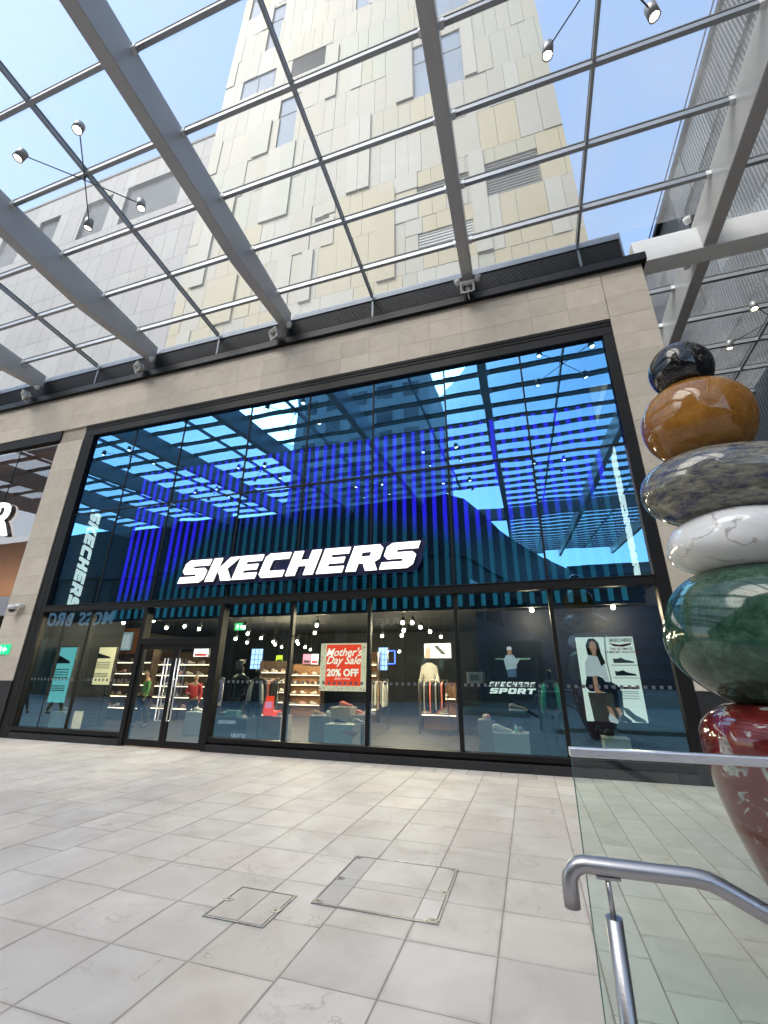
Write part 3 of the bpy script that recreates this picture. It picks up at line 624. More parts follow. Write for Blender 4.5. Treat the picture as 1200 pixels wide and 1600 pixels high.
# spotlight clusters
emis('lamp_glow', (1.0, 0.82, 0.55), 9.0, (1, 1, 1)); simple('lamp_body', (0.30, 0.30, 0.29), 0.4, 0.4); simple('lamp_arm', (0.06, 0.06, 0.06), 0.4, 0.4)
def cluster(x, y, label):
    z = cz(y)-0.30; r = root('spotlight_cluster', label, 'ceiling light', (x, y, cz(y)-0.12), 'crossed-arm spotlights under the canopy')
    tube('stem', [(x, y, cz(y)-0.12), (x, y, z-0.02)], 0.02, 'lamp_arm', r, 8)
    for sx, sy, dz in ((-1, -1, 0), (1, 1, 0), (1, -1, 0.03), (-1, 1, 0.03)):
        hx, hy = x+sx*0.82, y+sy*0.80
        tube('arm', [(x, y, z+dz), (hx, hy, z+dz-0.02)], 0.013, 'lamp_arm', r, 6)
        tl = 0.10
        k = ('head', sx, sy)
        if k not in CACHE:
            bm = bmesh.new(); bm_lathe(bm, [(0, 0.15), (0.085, 0.15), (0.10, 0.135), (0.10, -0.13), (0.085, -0.13), (0.075, -0.10)], 14); CACHE[k] = bm_mesh(bm)
            bm = bmesh.new(); bm_lathe(bm, [(0.074, -0.105), (0, -0.105)], 14); CACHE[k+('g',)] = bm_mesh(bm)
        h = ob('lamp_head', CACHE[k], 'lamp_body', r, (hx+sx*0.05, hy+sy*0.05, z+dz-0.06), (R(8)*sy, -R(8)*sx, 0))
        g = ob('lens', CACHE[k+('g',)], 'lamp_glow', h); g.location = (0, 0, 0)
for x, y, lb in ((-9.0, PY[3], 'four-headed crossed-arm spotlight under the left bay of the canopy'), (2.365, PY[3], 'four-headed crossed-arm spotlight against blue sky at the top edge'), (8.195, 13.3, 'crossed-arm spotlight beside the black stone, under the far right bay')):
    cluster(x, y, lb)
for x, y in ((-3.44, PY[8]), (2.365, PY[11]), (-9.0, PY[11]), (-14.4, PY[7]), (-19.86, PY[4]), (8.195, PY[7]), (-3.44, PY[12]), (-19.86, PY[9])):
    cluster(x, y, 'crossed-arm spotlight seen only as a reflection in the shop glass')
# horn speakers and small floods at the beam ends
simple('horn_grey', (0.62, 0.62, 0.60), 0.45); simple('horn_inner', (0.03, 0.03, 0.03), 0.7); emis('flood_face', (1, 0.93, 0.9), 0.25, (0.8, 0.75, 0.75))
def horn(x, y, z, label, yaw):
    r = root('horn_speaker', label, 'loudspeaker', (x, y, z), 'horn loudspeakers at the beam ends')
    bm = bmesh.new(); a, b = 0.19, 0.15; f_ = [(-a, 0, -b), (a, 0, -b), (a, 0, b), (-a, 0, b)]; i_ = [(-a+.035, 0, -b+.035), (a-.035, 0, -b+.035), (a-.035, 0, b-.035), (-a+.035, 0, b-.035)]; k_ = [(-.09, .24, -.07), (.09, .24, -.07), (.09, .24, .07), (-.09, .24, .07)]
    d_ = [(-.08, .2, -.06), (.08, .2, -.06), (.08, .2, .06), (-.08, .2, .06)]
    L4 = [[bm.verts.new(p) for p in q] for q in (f_, i_, k_, d_)]
    for A, B in ((L4[0], L4[1]), (L4[2], L4[0]), (L4[1], L4[3])):
        for j in range(4): bm.faces.new((A[j], A[(j+1) % 4], B[(j+1) % 4], B[j]))
    bm.faces.new(L4[2][::-1]); bm.faces.new(L4[3]); bmesh.ops.recalc_face_normals(bm, faces=bm.faces[:])
    rot = (R(22), 0, yaw)
    h = ob('horn', bm_mesh(bm), 'horn_grey', r, (x, y, z), rot)
    bm = bmesh.new(); bm_lathe(bm, [(0, .10), (.03, .11), (.035, .09), (.085, .07), (.095, 0.0)], 16); c = ob('driver', bm_mesh(bm), 'horn_grey', h, (x, y, z)); c.location = (0, 0.185, 0); c.rotation_euler = (R(90), 0, 0)
    bm = bmesh.new(); bm_box(bm, (-.155, .11, -.115), (.155, .118, .115)); q = ob('throat', bm_mesh(bm), 'horn_inner', h, (x, y, z)); q.location = (0, 0, 0)
    tube('bracket', [(x, y+.1, z-.06), (x, y+.12, z-.2), (x+0.02, y+.22, z-.22)], 0.015, 'horn_grey', r, 6)
def flood(x, y, z, label, yaw):
    r = root('flood_lamp', label, 'lamp', (x, y, z), 'small flood lamps at the beam ends')
    bm = bmesh.new(); bm_lathe(bm, [(0, -.1), (.06, -.1), (.085, -.02), (.085, .07), (.075, .07)], 14); h = ob('lamp_body', bm_mesh(bm), 'horn_grey', r, (x, y, z), (R(35), 0, yaw))
    bm = bmesh.new(); bm_lathe(bm, [(.076, .066), (0, .066)], 14); g = ob('lens', bm_mesh(bm), 'flood_face', h, (x, y, z)); g.location = (0, 0, 0)
    tube('bracket', [(x, y+.03, z), (x-0.1*math.copysign(1, yaw), y+.08, z+.03)], 0.014, 'horn_grey', r, 6)
names = ['far left', 'left', 'second from the right', 'rightmost']
for i, xc in enumerate(BX[3:7]):
    horn(xc-(0.01 if i == 3 else 0.19), 9.0, 11.50 if i == 3 else 11.53, 'square grey horn loudspeaker under the %s beam end above the shop' % ['far left', 'left', 'middle', 'right'][i], R(0 if i == 3 else -25))
    for s in (-1, 1):
        if s < 0 and i < 3: continue
        flood(xc+s*0.27, 9.12, 11.86, 'small white flood lamp %s the %s beam end above the shop' % ('right of' if s > 0 else 'left of', ['far left', 'left', 'middle', 'right'][i]), s*R(20))
flood(5.28-0.32, 9.55, 12.52, 'small pale flood lamp above the cross beam, on the left of the junction', -R(30)); flood(5.28+0.32, 9.5, 12.5, 'small pale flood lamp above the cross beam, on the right of the junction', R(30)); flood(5.28-0.30, 10.25, 11.75, 'small flood lamp under the cross beam junction', -R(30))
# ------------------------------------------------------------------ tower
TY = 16.0
tower = root('cream_tower', 'tall cream and pale green panel-clad tower rising behind the shop', 'building', (-7.5, TY, 0))
TX0, TX1 = -19.1, 4.50
box('core', (TX0+0.05, TY+0.12, 10), (TX1-0.05, TY+14, 61.05), 'tower_joint', tower)
TZ = [17.3, 21.0, 24.85, 28.65, 32.2, 35.8, 39.5, 43.1, 46.8, 50.2, 53.8, 57.4, 61.0]
wins = [(-3.33, -0.2, 35.85, 41.6, 'w'), (-1.72, 0.57, 44.2, 50.2, 'w'), (-17.4, -14.5, 44.3, 46.8, 'w'), (-13.3, -11.95, 36.1, 41.8, 'w'), (-15.65, -14.6, 50.2, 56.9, 'w'),
        (-12.9, -10.06, 44.35, 46.85, 'v'), (-7.75, -6.7, 50.1, 56, 'w'), (0.44, 3.05, 24.9, 27.5, 'v'), (-3.32, -0.46, 26.9, 27.35, 'v'), (-3.32, -0.46, 22.4, 23.65, 'g'), (-9.6, -8.7, 27.1, 27.5, 'v'), (-9, -7.5, 56, 60, 'w'), (-18.2, -17.2, 57, 62, 'w')]
rtw = random.Random(21)
def pick(z):
    u = rtw.random(); low = max(0, min(1, (36-z)/16))
    if u < 0.30*low+0.05: return 3
    return rtw.choice((0, 0, 1, 1, 2, 4, 5, 1, 4, 2))
npan = 0
for z0, z1 in zip(TZ, TZ[1:]):
    x = TX0
    xs = [TX0]
    while x < TX1-0.5:
        x += rtw.choice((0.78, 0.78, 0.95, 0.95, 1.15, 1.4)); xs.append(min(x, TX1))
    if TX1-xs[-1] > 0.02: xs.append(TX1)
    col = pick(z0)
    for a, b in zip(xs, xs[1:]):
        if b-a < 0.1: continue
        if rtw.random() < 0.5: col = pick(z0)
        segs = [(z0, z1)]
        for (wa, wb, wz0, wz1, k) in wins:
            ns = []
            for s0, s1 in segs:
                if a < wb-0.02 and b > wa+0.02 and s0 < wz1 and s1 > wz0:
                    if a < wa-0.25: ns.append(('L', a, wa, s0, s1)); 
                    if b > wb+0.25: ns.append(('L', wb, b, s0, s1))
                    if s0 < wz0-0.2: ns.append((s0, wz0))
                    if s1 > wz1+0.2: ns.append((wz1, s1))
                else: ns.append((s0, s1))
            extra = [q for q in ns if len(q) == 5]; segs = [q for q in ns if len(q) == 2]
            for _, ea, eb, s0, s1 in extra:
                d = 0.0
                box('cladding_panel', (max(ea, a)+0.012, TY, max(s0, wz0)+0.012), (min(eb, b)-0.012, TY+0.1, min(s1, wz1)-0.012), 'tower_panel_%d' % col, tower); npan += 1
        prot = rtw.random() < 0.05
        for s0, s1 in segs:
            y = TY-(0.05 if prot else rtw.choice((0, 0, 0, 0.02)))
            vis = z1 < 62
            box('cladding_panel', (a+0.009, y, s0+0.009), (b-0.009, TY+0.1, s1-0.009), 'tower_panel_%d' % (5 if prot and rtw.random() < 0.5 else col), tower); npan += 1
simple('grille', (0.42, 0.42, 0.40), 0.6)
for (a, b, z0, z1, k) in wins:
    if k == 'w':
        wn = box('window', (a, TY+0.10, z0), (b, TY+0.115, z1), 'tower_window', tower)
        n_p = 2 if b-a > 2 else 1
        for i in range(1, n_p): box('window_bar', (a+(b-a)*i/n_p-0.03, TY+0.07, z0), (a+(b-a)*i/n_p+0.03, TY+0.099, z1), 'vent_grey', wn)
        if z1-z0 > 3: box('window_bar', (a, TY+0.07, z0+(z1-z0)*0.66), (b, TY+0.099, z0+(z1-z0)*0.66+0.06), 'vent_grey', wn)
    else:
        v_ = box('vent_panel', (a, TY+0.10, z0), (b, TY+0.114, z1), 'vent_grey' if k == 'v' else 'grille', tower)
        z = z0+0.08; 
        while z < z1-0.05: box('vent_blade', (a+0.02, TY+0.05, z), (b-0.02, TY+0.099, z+0.05), 'vent_grey' if k == 'v' else 'grille', v_); z += 0.21
for (a, b, z0, z1, m) in ((-15.15, -13.9, 35.9, 39.6, 2), (-13.7, -12.7, 28.65, 35.9, 5), (-12.7, -11.66, 28.65, 36.0, 2), (-7.65, -6.95, 28.7, 35.8, 5), (-6.93, -6.2, 28.7, 35.8, 5), (-0.38, 0.39, 21.07, 28.75, 5), (-4.5, -3.38, 35.85, 42.5, 4), (-0.12, 0.6, 35.9, 42.5, 5), (-10.2, -9.5, 20.9, 24.8, 5), (-16.8, -15.9, 28.6, 32.2, 1), (-16.0, -14.6, 20.9, 24.6, 3), (-18.2, -17.2, 24.6, 32.0, 5), (-9.7, -8.9, 39.5, 46, 1), (-5.6, -4.6, 20.9, 27.9, 3)):
    box('projecting_panel', (a, TY-0.12, z0), (b, TY-0.02, z1), 'tower_panel_%d' % m, tower)
# ------------------------------------------------------------------ grey-pink block left of the tower
lb = root('left_block', 'lower pinkish-grey panel block with large dark windows left of the tower', 'building', (-34, TY, 0))
box('core', (-75, TY+0.4, 0), (TX0-0.02, TY+14, 41.0), 'tower_joint', lb)
lw = [(-27.15, -21.5, 34.3, 38.65), (-31.5, -28.7, 34.3, 38.4), (-36.9, -34.5, 34.3, 38.6), (-41.5, -38.5, 34.3, 38.6), (-47, -43.5, 34.3, 38.6)]
z_rows = [(11, 15.3), (15.3, 19.6), (19.6, 24), (24, 28.35), (28.35, 31.3), (31.3, 34.3), (34.3, 38.6), (38.6, 41.1)]
for z0, z1 in z_rows:
    x = -52.0
    while x < TX0-0.05:
        wd = rtw.choice((1.15, 1.15, 1.5, 1.9)); x1 = min(x+wd, TX0-0.02)
        parts_ = [(x, x1)]
        if z0 == 34.3:
            for (a, b, _, _) in lw:
                q = []
                for (p0, p1) in parts_:
                    if p0 < b and p1 > a:
                        if p0 < a-0.08: q.append((p0, a))
                        if p1 > b+0.08: q.append((b, p1))
                    else: q.append((p0, p1))
                parts_ = q
        for p0, p1 in parts_: box('cladding_panel', (p0+0.012, TY+0.12, z0+0.012), (p1-0.012, TY+0.39, z1-0.012), 'left_panel' if rtw.random() < 0.6 else 'left_panel_b', lb)
        x = x1
for (a, b, z0, z1) in lw: box('window', (a, TY+0.36, 34.3), (b, TY+0.395, 38.6), 'dark_window', lb)
box('roof_edge', (-75, TY+0.05, 41.1), (TX0-0.02, TY+0.6, 41.35), 'vent_grey', lb)
box('roof_plant', (-33.8, TY+1.5, 41.35), (-24.5, TY+6, 43.6), 'left_panel_b', lb); box('roof_plant', (-29.5, TY+1.4, 41.35), (-26.5, TY+1.5, 43.2), 'dark_window', lb)
# ------------------------------------------------------------------ ribbed grey building on the right
RX = 9.0
rb = root('ribbed_building', 'grey building on the right clad in dark and light upright ribbed panels', 'building', (RX, 16, 0))
box('core', (RX+0.25, -3, 0), (RX+14, 60, 24.4), 'ribbed_metal_2', rb)
def rib_mesh(wd, ht):
    k = ('rib', round(wd, 2), round(ht, 2))
    if k not in CACHE:
        bm = bmesh.new(); pts = []; y = 0; n = int(wd/0.16); p = wd/n
        for i in range(n): pts += [(0.0, i*p), (0.0, i*p+p*0.5), (-0.016, i*p+p*0.62), (-0.016, i*p+p*0.9)]
        pts.append((0.0, wd))
        a = [bm.verts.new((x, y_, 0)) for x, y_ in pts]; b = [bm.verts.new((x, y_, ht)) for x, y_ in pts]
        for i in range(len(a)-1): bm.faces.new((a[i], b[i], b[i+1], a[i+1]))
        q = [bm.verts.new((0.1, y_, z)) for y_, z in ((0, 0), (wd, 0), (wd, ht), (0, ht))]
        bm.faces.new(q[::-1] if False else q)
        bmesh.ops.recalc_face_normals(bm, faces=bm.faces[:]); CACHE[k] = bm_mesh(bm)
    return CACHE[k]
rr_ = random.Random(4)
zb = [4.6, 7.1, 9.6, 12.1, 14.6, 17.1, 19.6, 22.1, 24.45]
for j, (z0, z1) in enumerate(zip(zb, zb[1:])):
    y = 2.0 + (j % 3)*0.7
    while y < 34:
        wd = rr_.choice((1.7, 1.7, 2.3)); m = rr_.choice((0, 0, 1, 2, 3)); 
        me = rib_mesh(wd, z1-z0-0.04); 
        o = ob('ribbed_panel', me, 'ribbed_metal_%d' % m, rb, (RX+rr_.choice((0.05, 0.1, 0.15)), y, z0+0.02)); y += wd
box('base_wall', (RX+0.12, 0, 0), (RX+0.24, 40, 4.6), 'ribbed_metal_0', rb); box('parapet', (RX-0.05, -3, 24.45), (RX+0.6, 60, 24.7), 'ribbed_metal_2', rb)
rl = root('roof_rail', 'thin blue-grey guard rail along the roof of the ribbed building', 'railing', (RX+0.35, 20, 24.7))
tube('top_rail', [(RX+0.3, 2, 25.95), (RX+0.3, 45, 25.95)], 0.035, 'rail_paint', rl, 6)
for i in range(13): tube('post', [(RX+0.3, 4+i*3.3, 24.7), (RX+0.3, 4+i*3.3, 25.92)], 0.03, 'rail_paint', rl, 6)
# ------------------------------------------------------------------ neighbouring shopfront (left edge)
nb = root('neighbour_shopfront', 'tan-lit glazed shopfront beyond the left stone pier', 'building', (-19, GL, 0))
simple('tan_lining', (0.62, 0.43, 0.32), 0.6, var=0.08, vscale=0.6); simple('brown_band', (0.16, 0.11, 0.09), 0.5); simple('grey_band', (0.25, 0.26, 0.29), 0.4)
box('head', (-30, GL-0.1, 9.45), (-15.17, GL+0.12, WTOP), FM, nb); box('reveal', (-15.18, F+0.0605, 0), (-15.161, GL+0.2, 9.8), 'facade_limestone', nb)
for a, b in ((-30, -19.2), (-19.2, -17.2), (-17.2, -15.19)):
    box('glass_pane', (a+0.015, GL, 3.9), (b-0.015, GL+0.012, 9.449), 'neighbour_glass', nb); box('glass_pane', (a+0.015, GL, 0.2), (b-0.015, GL+0.012, 3.29), 'neighbour_glass', nb)
for x in (-19.2, -17.2): box('joint_bar', (x-0.012, GL-0.01, 0.2), (x+0.012, GL+0.05, 9.449), 'gasket', nb)
box('band', (-30, GL-0.06, 3.30), (-15.19, GL+0.1, 3.89), 'grey_band', nb); box('back_lining', (-30, GL+1.4, 3.9), (-15.19, GL+1.5, 9.6), 'tan_lining', nb)
box('lining_band', (-30, GL+0.9, 6.3), (-15.19, GL+1.2, 6.9), 'brown_band', nb); box('lining_soffit', (-30, GL+0.13, 9.3), (-15.19, GL+1.4, 9.4), 'brown_band', nb)
box('lower_lining', (-30, GL+2.6, 0.0), (-15.19, GL+2.7, 3.3), 'dark_interior', nb)
em = emis('tan_wash', (1.0, 0.62, 0.42), 4.0)
lt = bpy.data.lights.new('cove_lamp', 'AREA'); lt.shape = 'RECTANGLE'; lt.size = 6; lt.size_y = 0.3; lt.energy = 55; lt.color = (1, 0.72, 0.52)
lo_ = bpy.data.objects.new('cove_lamp', lt); link(lo_); lo_.parent = nb; lo_.location = Vector((-18.5, GL+0.7, 4.0))-WL[nb]; lo_.rotation_euler = (R(180), 0, 0)
rsn = root('letter_sign', 'white letter R with dark rim on the shopfront at the left edge', 'sign', (-16.4, 9.2, 6.4))
me = text_mesh('R', 1.8, 0.04); o = ob('letter_face', me, 'sign_white', rsn, (-16.85, 9.40, 6.52), FRONT)
me = text_mesh('R', 1.84, 0.05); o = ob('letter_return', me, 'sign_edge', rsn, (-16.85, 9.491, 6.52), FRONT)

# dome camera and exit sign on the pier
cc = root('security_camera', 'small white dome camera on the left stone pier', 'camera', (-14.66, F, 3.5)); simple('white_plastic', (0.75, 0.75, 0.74), 0.35); simple('dark_dome', (0.02, 0.02, 0.025), 0.1, coat=1)
box('arm', (-14.62, F-0.16, 3.50), (-14.40, F-0.001, 3.60), 'white_plastic', cc, 0.02)
bm = bmesh.new(); bm_lathe(bm, [(0, 0.08), (0.10, 0.08), (0.115, 0.04), (0.115, -0.03), (0.10, -0.035)], 18); ob('housing', bm_mesh(bm), 'white_plastic', cc, (-14.66, F-0.16, 3.47))
bm = bmesh.new(); bm_lathe(bm, [(0.095, 0.0), (0.085, -0.05), (0.05, -0.085), (0, -0.095)], 18); ob('dome', bm_mesh(bm), 'dark_dome', cc, (-14.66, F-0.16, 3.435))
emis('exit_green', (0.0, 0.45, 0.16), 0.8); emis('exit_white', (0.9, 1, 0.95), 0.9)
def exit_sign(x, y, z, wd, ht, label):
    r = root('exit_sign', label, 'sign', (x, y, z), 'green exit signs')
    box('panel', (x-wd/2, y, z-ht/2), (x+wd/2, y+0.03, z+ht/2), 'exit_green', r)
    prism('arrow', [(x-wd*0.02, z), (x+wd*0.12, z+ht*0.32), (x+wd*0.12, z+ht*0.1), (x+wd*0.3, z+ht*0.1), (x+wd*0.3, z-ht*0.1), (x+wd*0.12, z-ht*0.1), (x+wd*0.12, z-ht*0.32)], y-0.004, y-0.001, 'exit_white', r)
    prism('figure', [(x-wd*0.36, z-ht*0.35), (x-wd*0.28, z-ht*0.05), (x-wd*0.38, z+ht*0.05), (x-wd*0.3, z+ht*0.2), (x-wd*0.2, z+ht*0.36), (x-wd*0.14, z+ht*0.3), (x-wd*0.16, z+ht*0.1), (x-wd*0.08, z), (x-wd*0.16, z-ht*0.05), (x-wd*0.14, z-ht*0.38), (x-wd*0.2, z-ht*0.36), (x-wd*0.22, z-ht*0.1)], y-0.004, y-0.001, 'exit_white', r)
exit_sign(-14.72, F-0.035, 2.29, 0.5, 0.27, 'green exit sign with white arrow on the left stone pier')
# ------------------------------------------------------------------ stacked-stone sculpture
def polished(name, build, rough=0.09):
    m, n, l, b = node_mat(name); build(n, l, b); b.inputs['Roughness'].default_value = rough; b.inputs['Coat Weight'].default_value = 0.1; b.inputs['Coat Roughness'].default_value = 0.05
    return m
def veins(n, l, t, thr, invert=False):
    s = n.new('ShaderNodeMath'); s.operation = 'SUBTRACT'; s.inputs[1].default_value = 0.5; l.new(t.outputs[0], s.inputs[0])
    a = n.new('ShaderNodeMath'); a.operation = 'ABSOLUTE'; l.new(s.outputs[0], a.inputs[0]); r = ramp(n, [(0, (1, 1, 1)), (thr, (0, 0, 0))]); l.new(a.outputs[0], r.inputs[0]); return r
def mixc(n, l, fac, a, bcol):
    mx = n.new('ShaderNodeMix'); mx.data_type = 'RGBA'; l.new(fac, mx.inputs[0])
    if isinstance(a, tuple): mx.inputs[6].default_value = (*a, 1)
    else: l.new(a, mx.inputs[6])
    if isinstance(bcol, tuple): mx.inputs[7].default_value = (*bcol, 1)
    else: l.new(bcol, mx.inputs[7])
    return mx.outputs[2]
def mul_f(n, l, a, b):
    m = n.new('ShaderNodeMath'); m.operation = 'MULTIPLY'; l.new(a, m.inputs[0])
    if isinstance(b, float): m.inputs[1].default_value = b
    else: l.new(b, m.inputs[1])
    return m.outputs[0]
def b_black(n, l, b):
    t = noise(n, l, 5, 8, 0.65, 1.5); g = noise(n, l, 2.3, 2); rg = ramp(n, [(0.5, (0, 0, 0)), (0.65, (1, 1, 1))]); l.new(g.outputs[0], rg.inputs[0])
    v = veins(n, l, t, 0.012); l.new(mixc(n, l, mul_f(n, l, v.outputs[0], rg.outputs[0]), (0.008, 0.008, 0.010), (0.45, 0.40, 0.30)), b.inputs['Base Color'])
def b_gold(n, l, b):
    t = noise(n, l, 4.5, 9, 0.68, 1.2); r = ramp(n, [(0.22, (0.17, 0.065, 0.010)), (0.42, (0.28, 0.115, 0.018)), (0.62, (0.36, 0.165, 0.032)), (0.85, (0.48, 0.27, 0.085))]); l.new(t.outputs[0], r.inputs[0])
    t2 = noise(n, l, 5.5, 6, 0.6, 2.5); v = veins(n, l, t2, 0.022); l.new(mixc(n, l, mul_f(n, l, v.outputs[0], 0.6), r.outputs[0], (0.11, 0.035, 0.01)), b.inputs['Base Color'])
def b_blue(n, l, b):
    t = noise(n, l, 7, 10, 0.75, 0.5, stretch=(0.8, 0.8, 2.6)); r = ramp(n, [(0.30, (0.015, 0.02, 0.07)), (0.40, (0.05, 0.055, 0.10)), (0.48, (0.15, 0.145, 0.125)), (0.58, (0.25, 0.235, 0.175)), (0.72, (0.42, 0.41, 0.38))]); l.new(t.outputs[0], r.inputs[0])
    t2 = noise(n, l, 12, 10, 0.78, 0.6, stretch=(0.7, 0.7, 3.0)); r2 = ramp(n, [(0.54, (0, 0, 0)), (0.60, (1, 1, 1))]); l.new(t2.outputs[0], r2.inputs[0])
    l.new(mixc(n, l, mul_f(n, l, r2.outputs[0], 0.7), r.outputs[0], (0.025, 0.03, 0.08)), b.inputs['Base Color'])
def b_white(n, l, b):
    t = noise(n, l, 1.5, 4, 0.5, 0.5, stretch=(1, 1, 1.5)); v = veins(n, l, t, 0.011); g = noise(n, l, 2.2, 3); rg = ramp(n, [(0.38, (0, 0, 0)), (0.50, (1, 1, 1))]); l.new(g.outputs[0], rg.inputs[0])
    t3 = noise(n, l, 3, 4); r3 = ramp(n, [(0.3, (0.70, 0.69, 0.67)), (0.7, (0.80, 0.79, 0.78))]); l.new(t3.outputs[0], r3.inputs[0])
    l.new(mixc(n, l, mul_f(n, l, v.outputs[0], rg.outputs[0]), r3.outputs[0], (0.38, 0.35, 0.33)), b.inputs['Base Color'])
def b_green(n, l, b):
    t = noise(n, l, 8, 10, 0.78, 0.5); r = ramp(n, [(0.30, (0.008, 0.022, 0.014)), (0.46, (0.02, 0.055, 0.035)), (0.58, (0.045, 0.10, 0.068)), (0.72, (0.14, 0.21, 0.155))]); l.new(t.outputs[0], r.inputs[0])
    t2 = noise(n, l, 26, 8, 0.7, 1.0); r2 = ramp(n, [(0.62, (0, 0, 0)), (0.70, (1, 1, 1))]); l.new(t2.outputs[0], r2.inputs[0]); l.new(mixc(n, l, mul_f(n, l, r2.outputs[0], 0.55), r.outputs[0], (0.30, 0.36, 0.29)), b.inputs['Base Color'])
def b_red(n, l, b):
    t = noise(n, l, 3.0, 10, 0.66, 1.6, stretch=(1.2, 1.2, 0.8)); r = ramp(n, [(0.35, (0.075, 0.006, 0.006)), (0.56, (0.15, 0.016, 0.013))]); l.new(t.outputs[0], r.inputs[0])
    r2 = ramp(n, [(0.585, (0, 0, 0)), (0.605, (1, 1, 1))]); l.new(t.outputs[0], r2.inputs[0]); t2 = noise(n, l, 14, 8, 0.7); r3 = ramp(n, [(0.35, (0.16, 0.16, 0.15)), (0.65, (0.50, 0.49, 0.46))]); l.new(t2.outputs[0], r3.inputs[0])
    t4 = noise(n, l, 16, 8, 0.7, 2.0); r4 = ramp(n, [(0.67, (0, 0, 0)), (0.70, (1, 1, 1))]); l.new(t4.outputs[0], r4.inputs[0]); c = mixc(n, l, mul_f(n, l, r4.outputs[0], 0.7), r.outputs[0], (0.5, 0.42, 0.4))
    l.new(mixc(n, l, r2.outputs[0], c, r3.outputs[0]), b.inputs['Base Color'])
for nm, fn in (('stone_black', b_black), ('stone_gold', b_gold), ('stone_blue', b_blue), ('stone_white', b_white), ('stone_green', b_green), ('stone_red', b_red)): polished(nm, fn)
TYS = 4.15
tot = root('stacked_stone_sculpture', 'tall sculpture of six polished coloured stones stacked on each other', 'sculpture', (1.80, TYS, 0))
def pebble(name, cx, zc, rx, ry, rz, mat, lab, p=2.1, skew=(0, 0), tilt=(0, 0, 0), up=1.0, dn=1.0):
    bm = bmesh.new(); bmesh.ops.create_uvsphere(bm, u_segments=56, v_segments=32, radius=1)
    for v in bm.verts:
        c = v.co.copy(); h = math.hypot(c.x, c.y); z = c.z
        hz = (1-abs(z)**p)**(1/p) if abs(z) < 1 else 0
        if h > 1e-6: c.x *= hz/h; c.y *= hz/h
        a = math.atan2(c.y, c.x); k = 1+0.03*math.sin(2*a+1.3)+0.02*math.sin(3*a+zc*3)+0.012*math.sin(5*a+4*z+zc)+0.012*math.sin(3*z*2+a)
        zz = z*(up if z > 0 else dn)
        v.co = (c.x*rx*k + skew[0]*z, c.y*ry*k+skew[1]*z, zz*rz)
    o = ob(name, bm_mesh(bm, smooth=True), mat, tot, (cx, TYS, zc), tilt, lab)
    return o
pebble('stone', 1.70, 4.445, 0.265, 0.25, 0.27, 'stone_black', 'black stone with pale veins', 2.1, tilt=(0, R(6), 0))
pebble('stone', 1.715, 3.84, 0.435, 0.42, 0.42, 'stone_gold', 'golden brown marbled stone', 2.05, tilt=(0, R(4), 0))
pebble('stone', 1.80, 3.17, 0.655, 0.58, 0.345, 'stone_blue', 'blue and grey-green mottled stone', 2.05, tilt=(0, R(3), 0))
pebble('stone', 1.82, 2.67, 0.57, 0.54, 0.285, 'stone_white', 'white marble stone with grey veins', 2.1, tilt=(0, R(2), 0))
pebble('stone', 1.80, 1.955, 0.69, 0.66, 0.565, 'stone_green', 'dark green flecked stone', 2.05, tilt=(0, R(4), 0))
bm = bmesh.new(); prof = [(0, 0), (0.25, 0), (0.28, 0.015)]
for t in range(1, 25):
    u = t/25; z = 0.015+u*1.5
    r_ = 0.28 + (0.615-0.28)*math.sin(min(1, u/0.80)*math.pi/2)**0.95
    if u > 0.80: r_ = 0.615*(1-((u-0.80)/0.2)**2.4)**0.45 if u < 1 else 0
    prof.append((r_, z))
prof.append((0, 1.515)); bm_lathe(bm, prof, 64); ob('stone', bm_mesh(bm, smooth=True), 'stone_red', tot, (1.80, TYS, 0), label='tall red vase-shaped stone with white patches')
# ------------------------------------------------------------------ glass balustrade and handrail
simple('glass_edge', (0.08, 0.15, 0.125), 0.2)
bal = root('glass_balustrade', 'clear green-tinted glass balustrade with flat satin steel top rail', 'balustrade', (2.5, 3.0, 0))
xs = [0.178, 1.96, 3.74, 5.52]
for a, b in zip(xs, xs[1:]): box('glass_panel', (a+0.006, 2.99, -0.22), (b-0.006, 3.011, 1.222), 'balustrade_glass', bal)
box('glass_edge', (0.178, 2.9905, -0.22), (0.1835, 3.0105, 1.214), 'glass_edge', bal)
box('top_rail', (0.172, 2.972, 1.215), (5.53, 3.03, 1.262), 'satin_steel', bal, 0.006)
box('clamp_channel', (0.62, 2.975, -0.30), (5.53, 3.025, -0.18), 'satin_steel', bal)
hr = root('stair_handrail', 'tubular stainless handrail with curved end and post at the stair head', 'handrail', (0.17, 1.8, 0))
HY = 1.80
def arc(c, r, a0, a1, n=8): return [(c[0]+r*math.cos(R(a0+(a1-a0)*i/n)), HY, c[1]+r*math.sin(R(a0+(a1-a0)*i/n))) for i in range(n+1)]
P1 = at(893, 1402, HY); P2 = at(1000, 1358, HY); P3 = at(1100, 1378, HY); P4 = at(1200, 1431, HY)
zt = 1.078; xl = P1.x; xk = P3.x
sl = (P4.z-zt)/(P4.x-xk)
pts = [(xl, HY, zt-0.115), (xl, HY, zt-0.055)] + arc((xl+0.055, zt-0.055), 0.055, 180, 90)[1:]
pts += [(xk-0.03, HY, zt), (xk-0.01, HY, zt-0.002), (xk+0.012, HY, zt+sl*0.01), (xk+0.04, HY, zt+sl*0.033), (xk+3.6, HY, zt+sl*3.6)]
tube('rail', pts, 0.0245, 'stainless', hr, 20)
PB = at(955, 1405, HY)
tube('post', [(PB.x, HY, 0.0), (PB.x, HY, zt-0.125)], 0.024, 'stainless', hr, 20); tube('pin', [(PB.x, HY, zt-0.125), (PB.x-0.003, HY, zt-0.03)], 0.008, 'stainless', hr, 10)
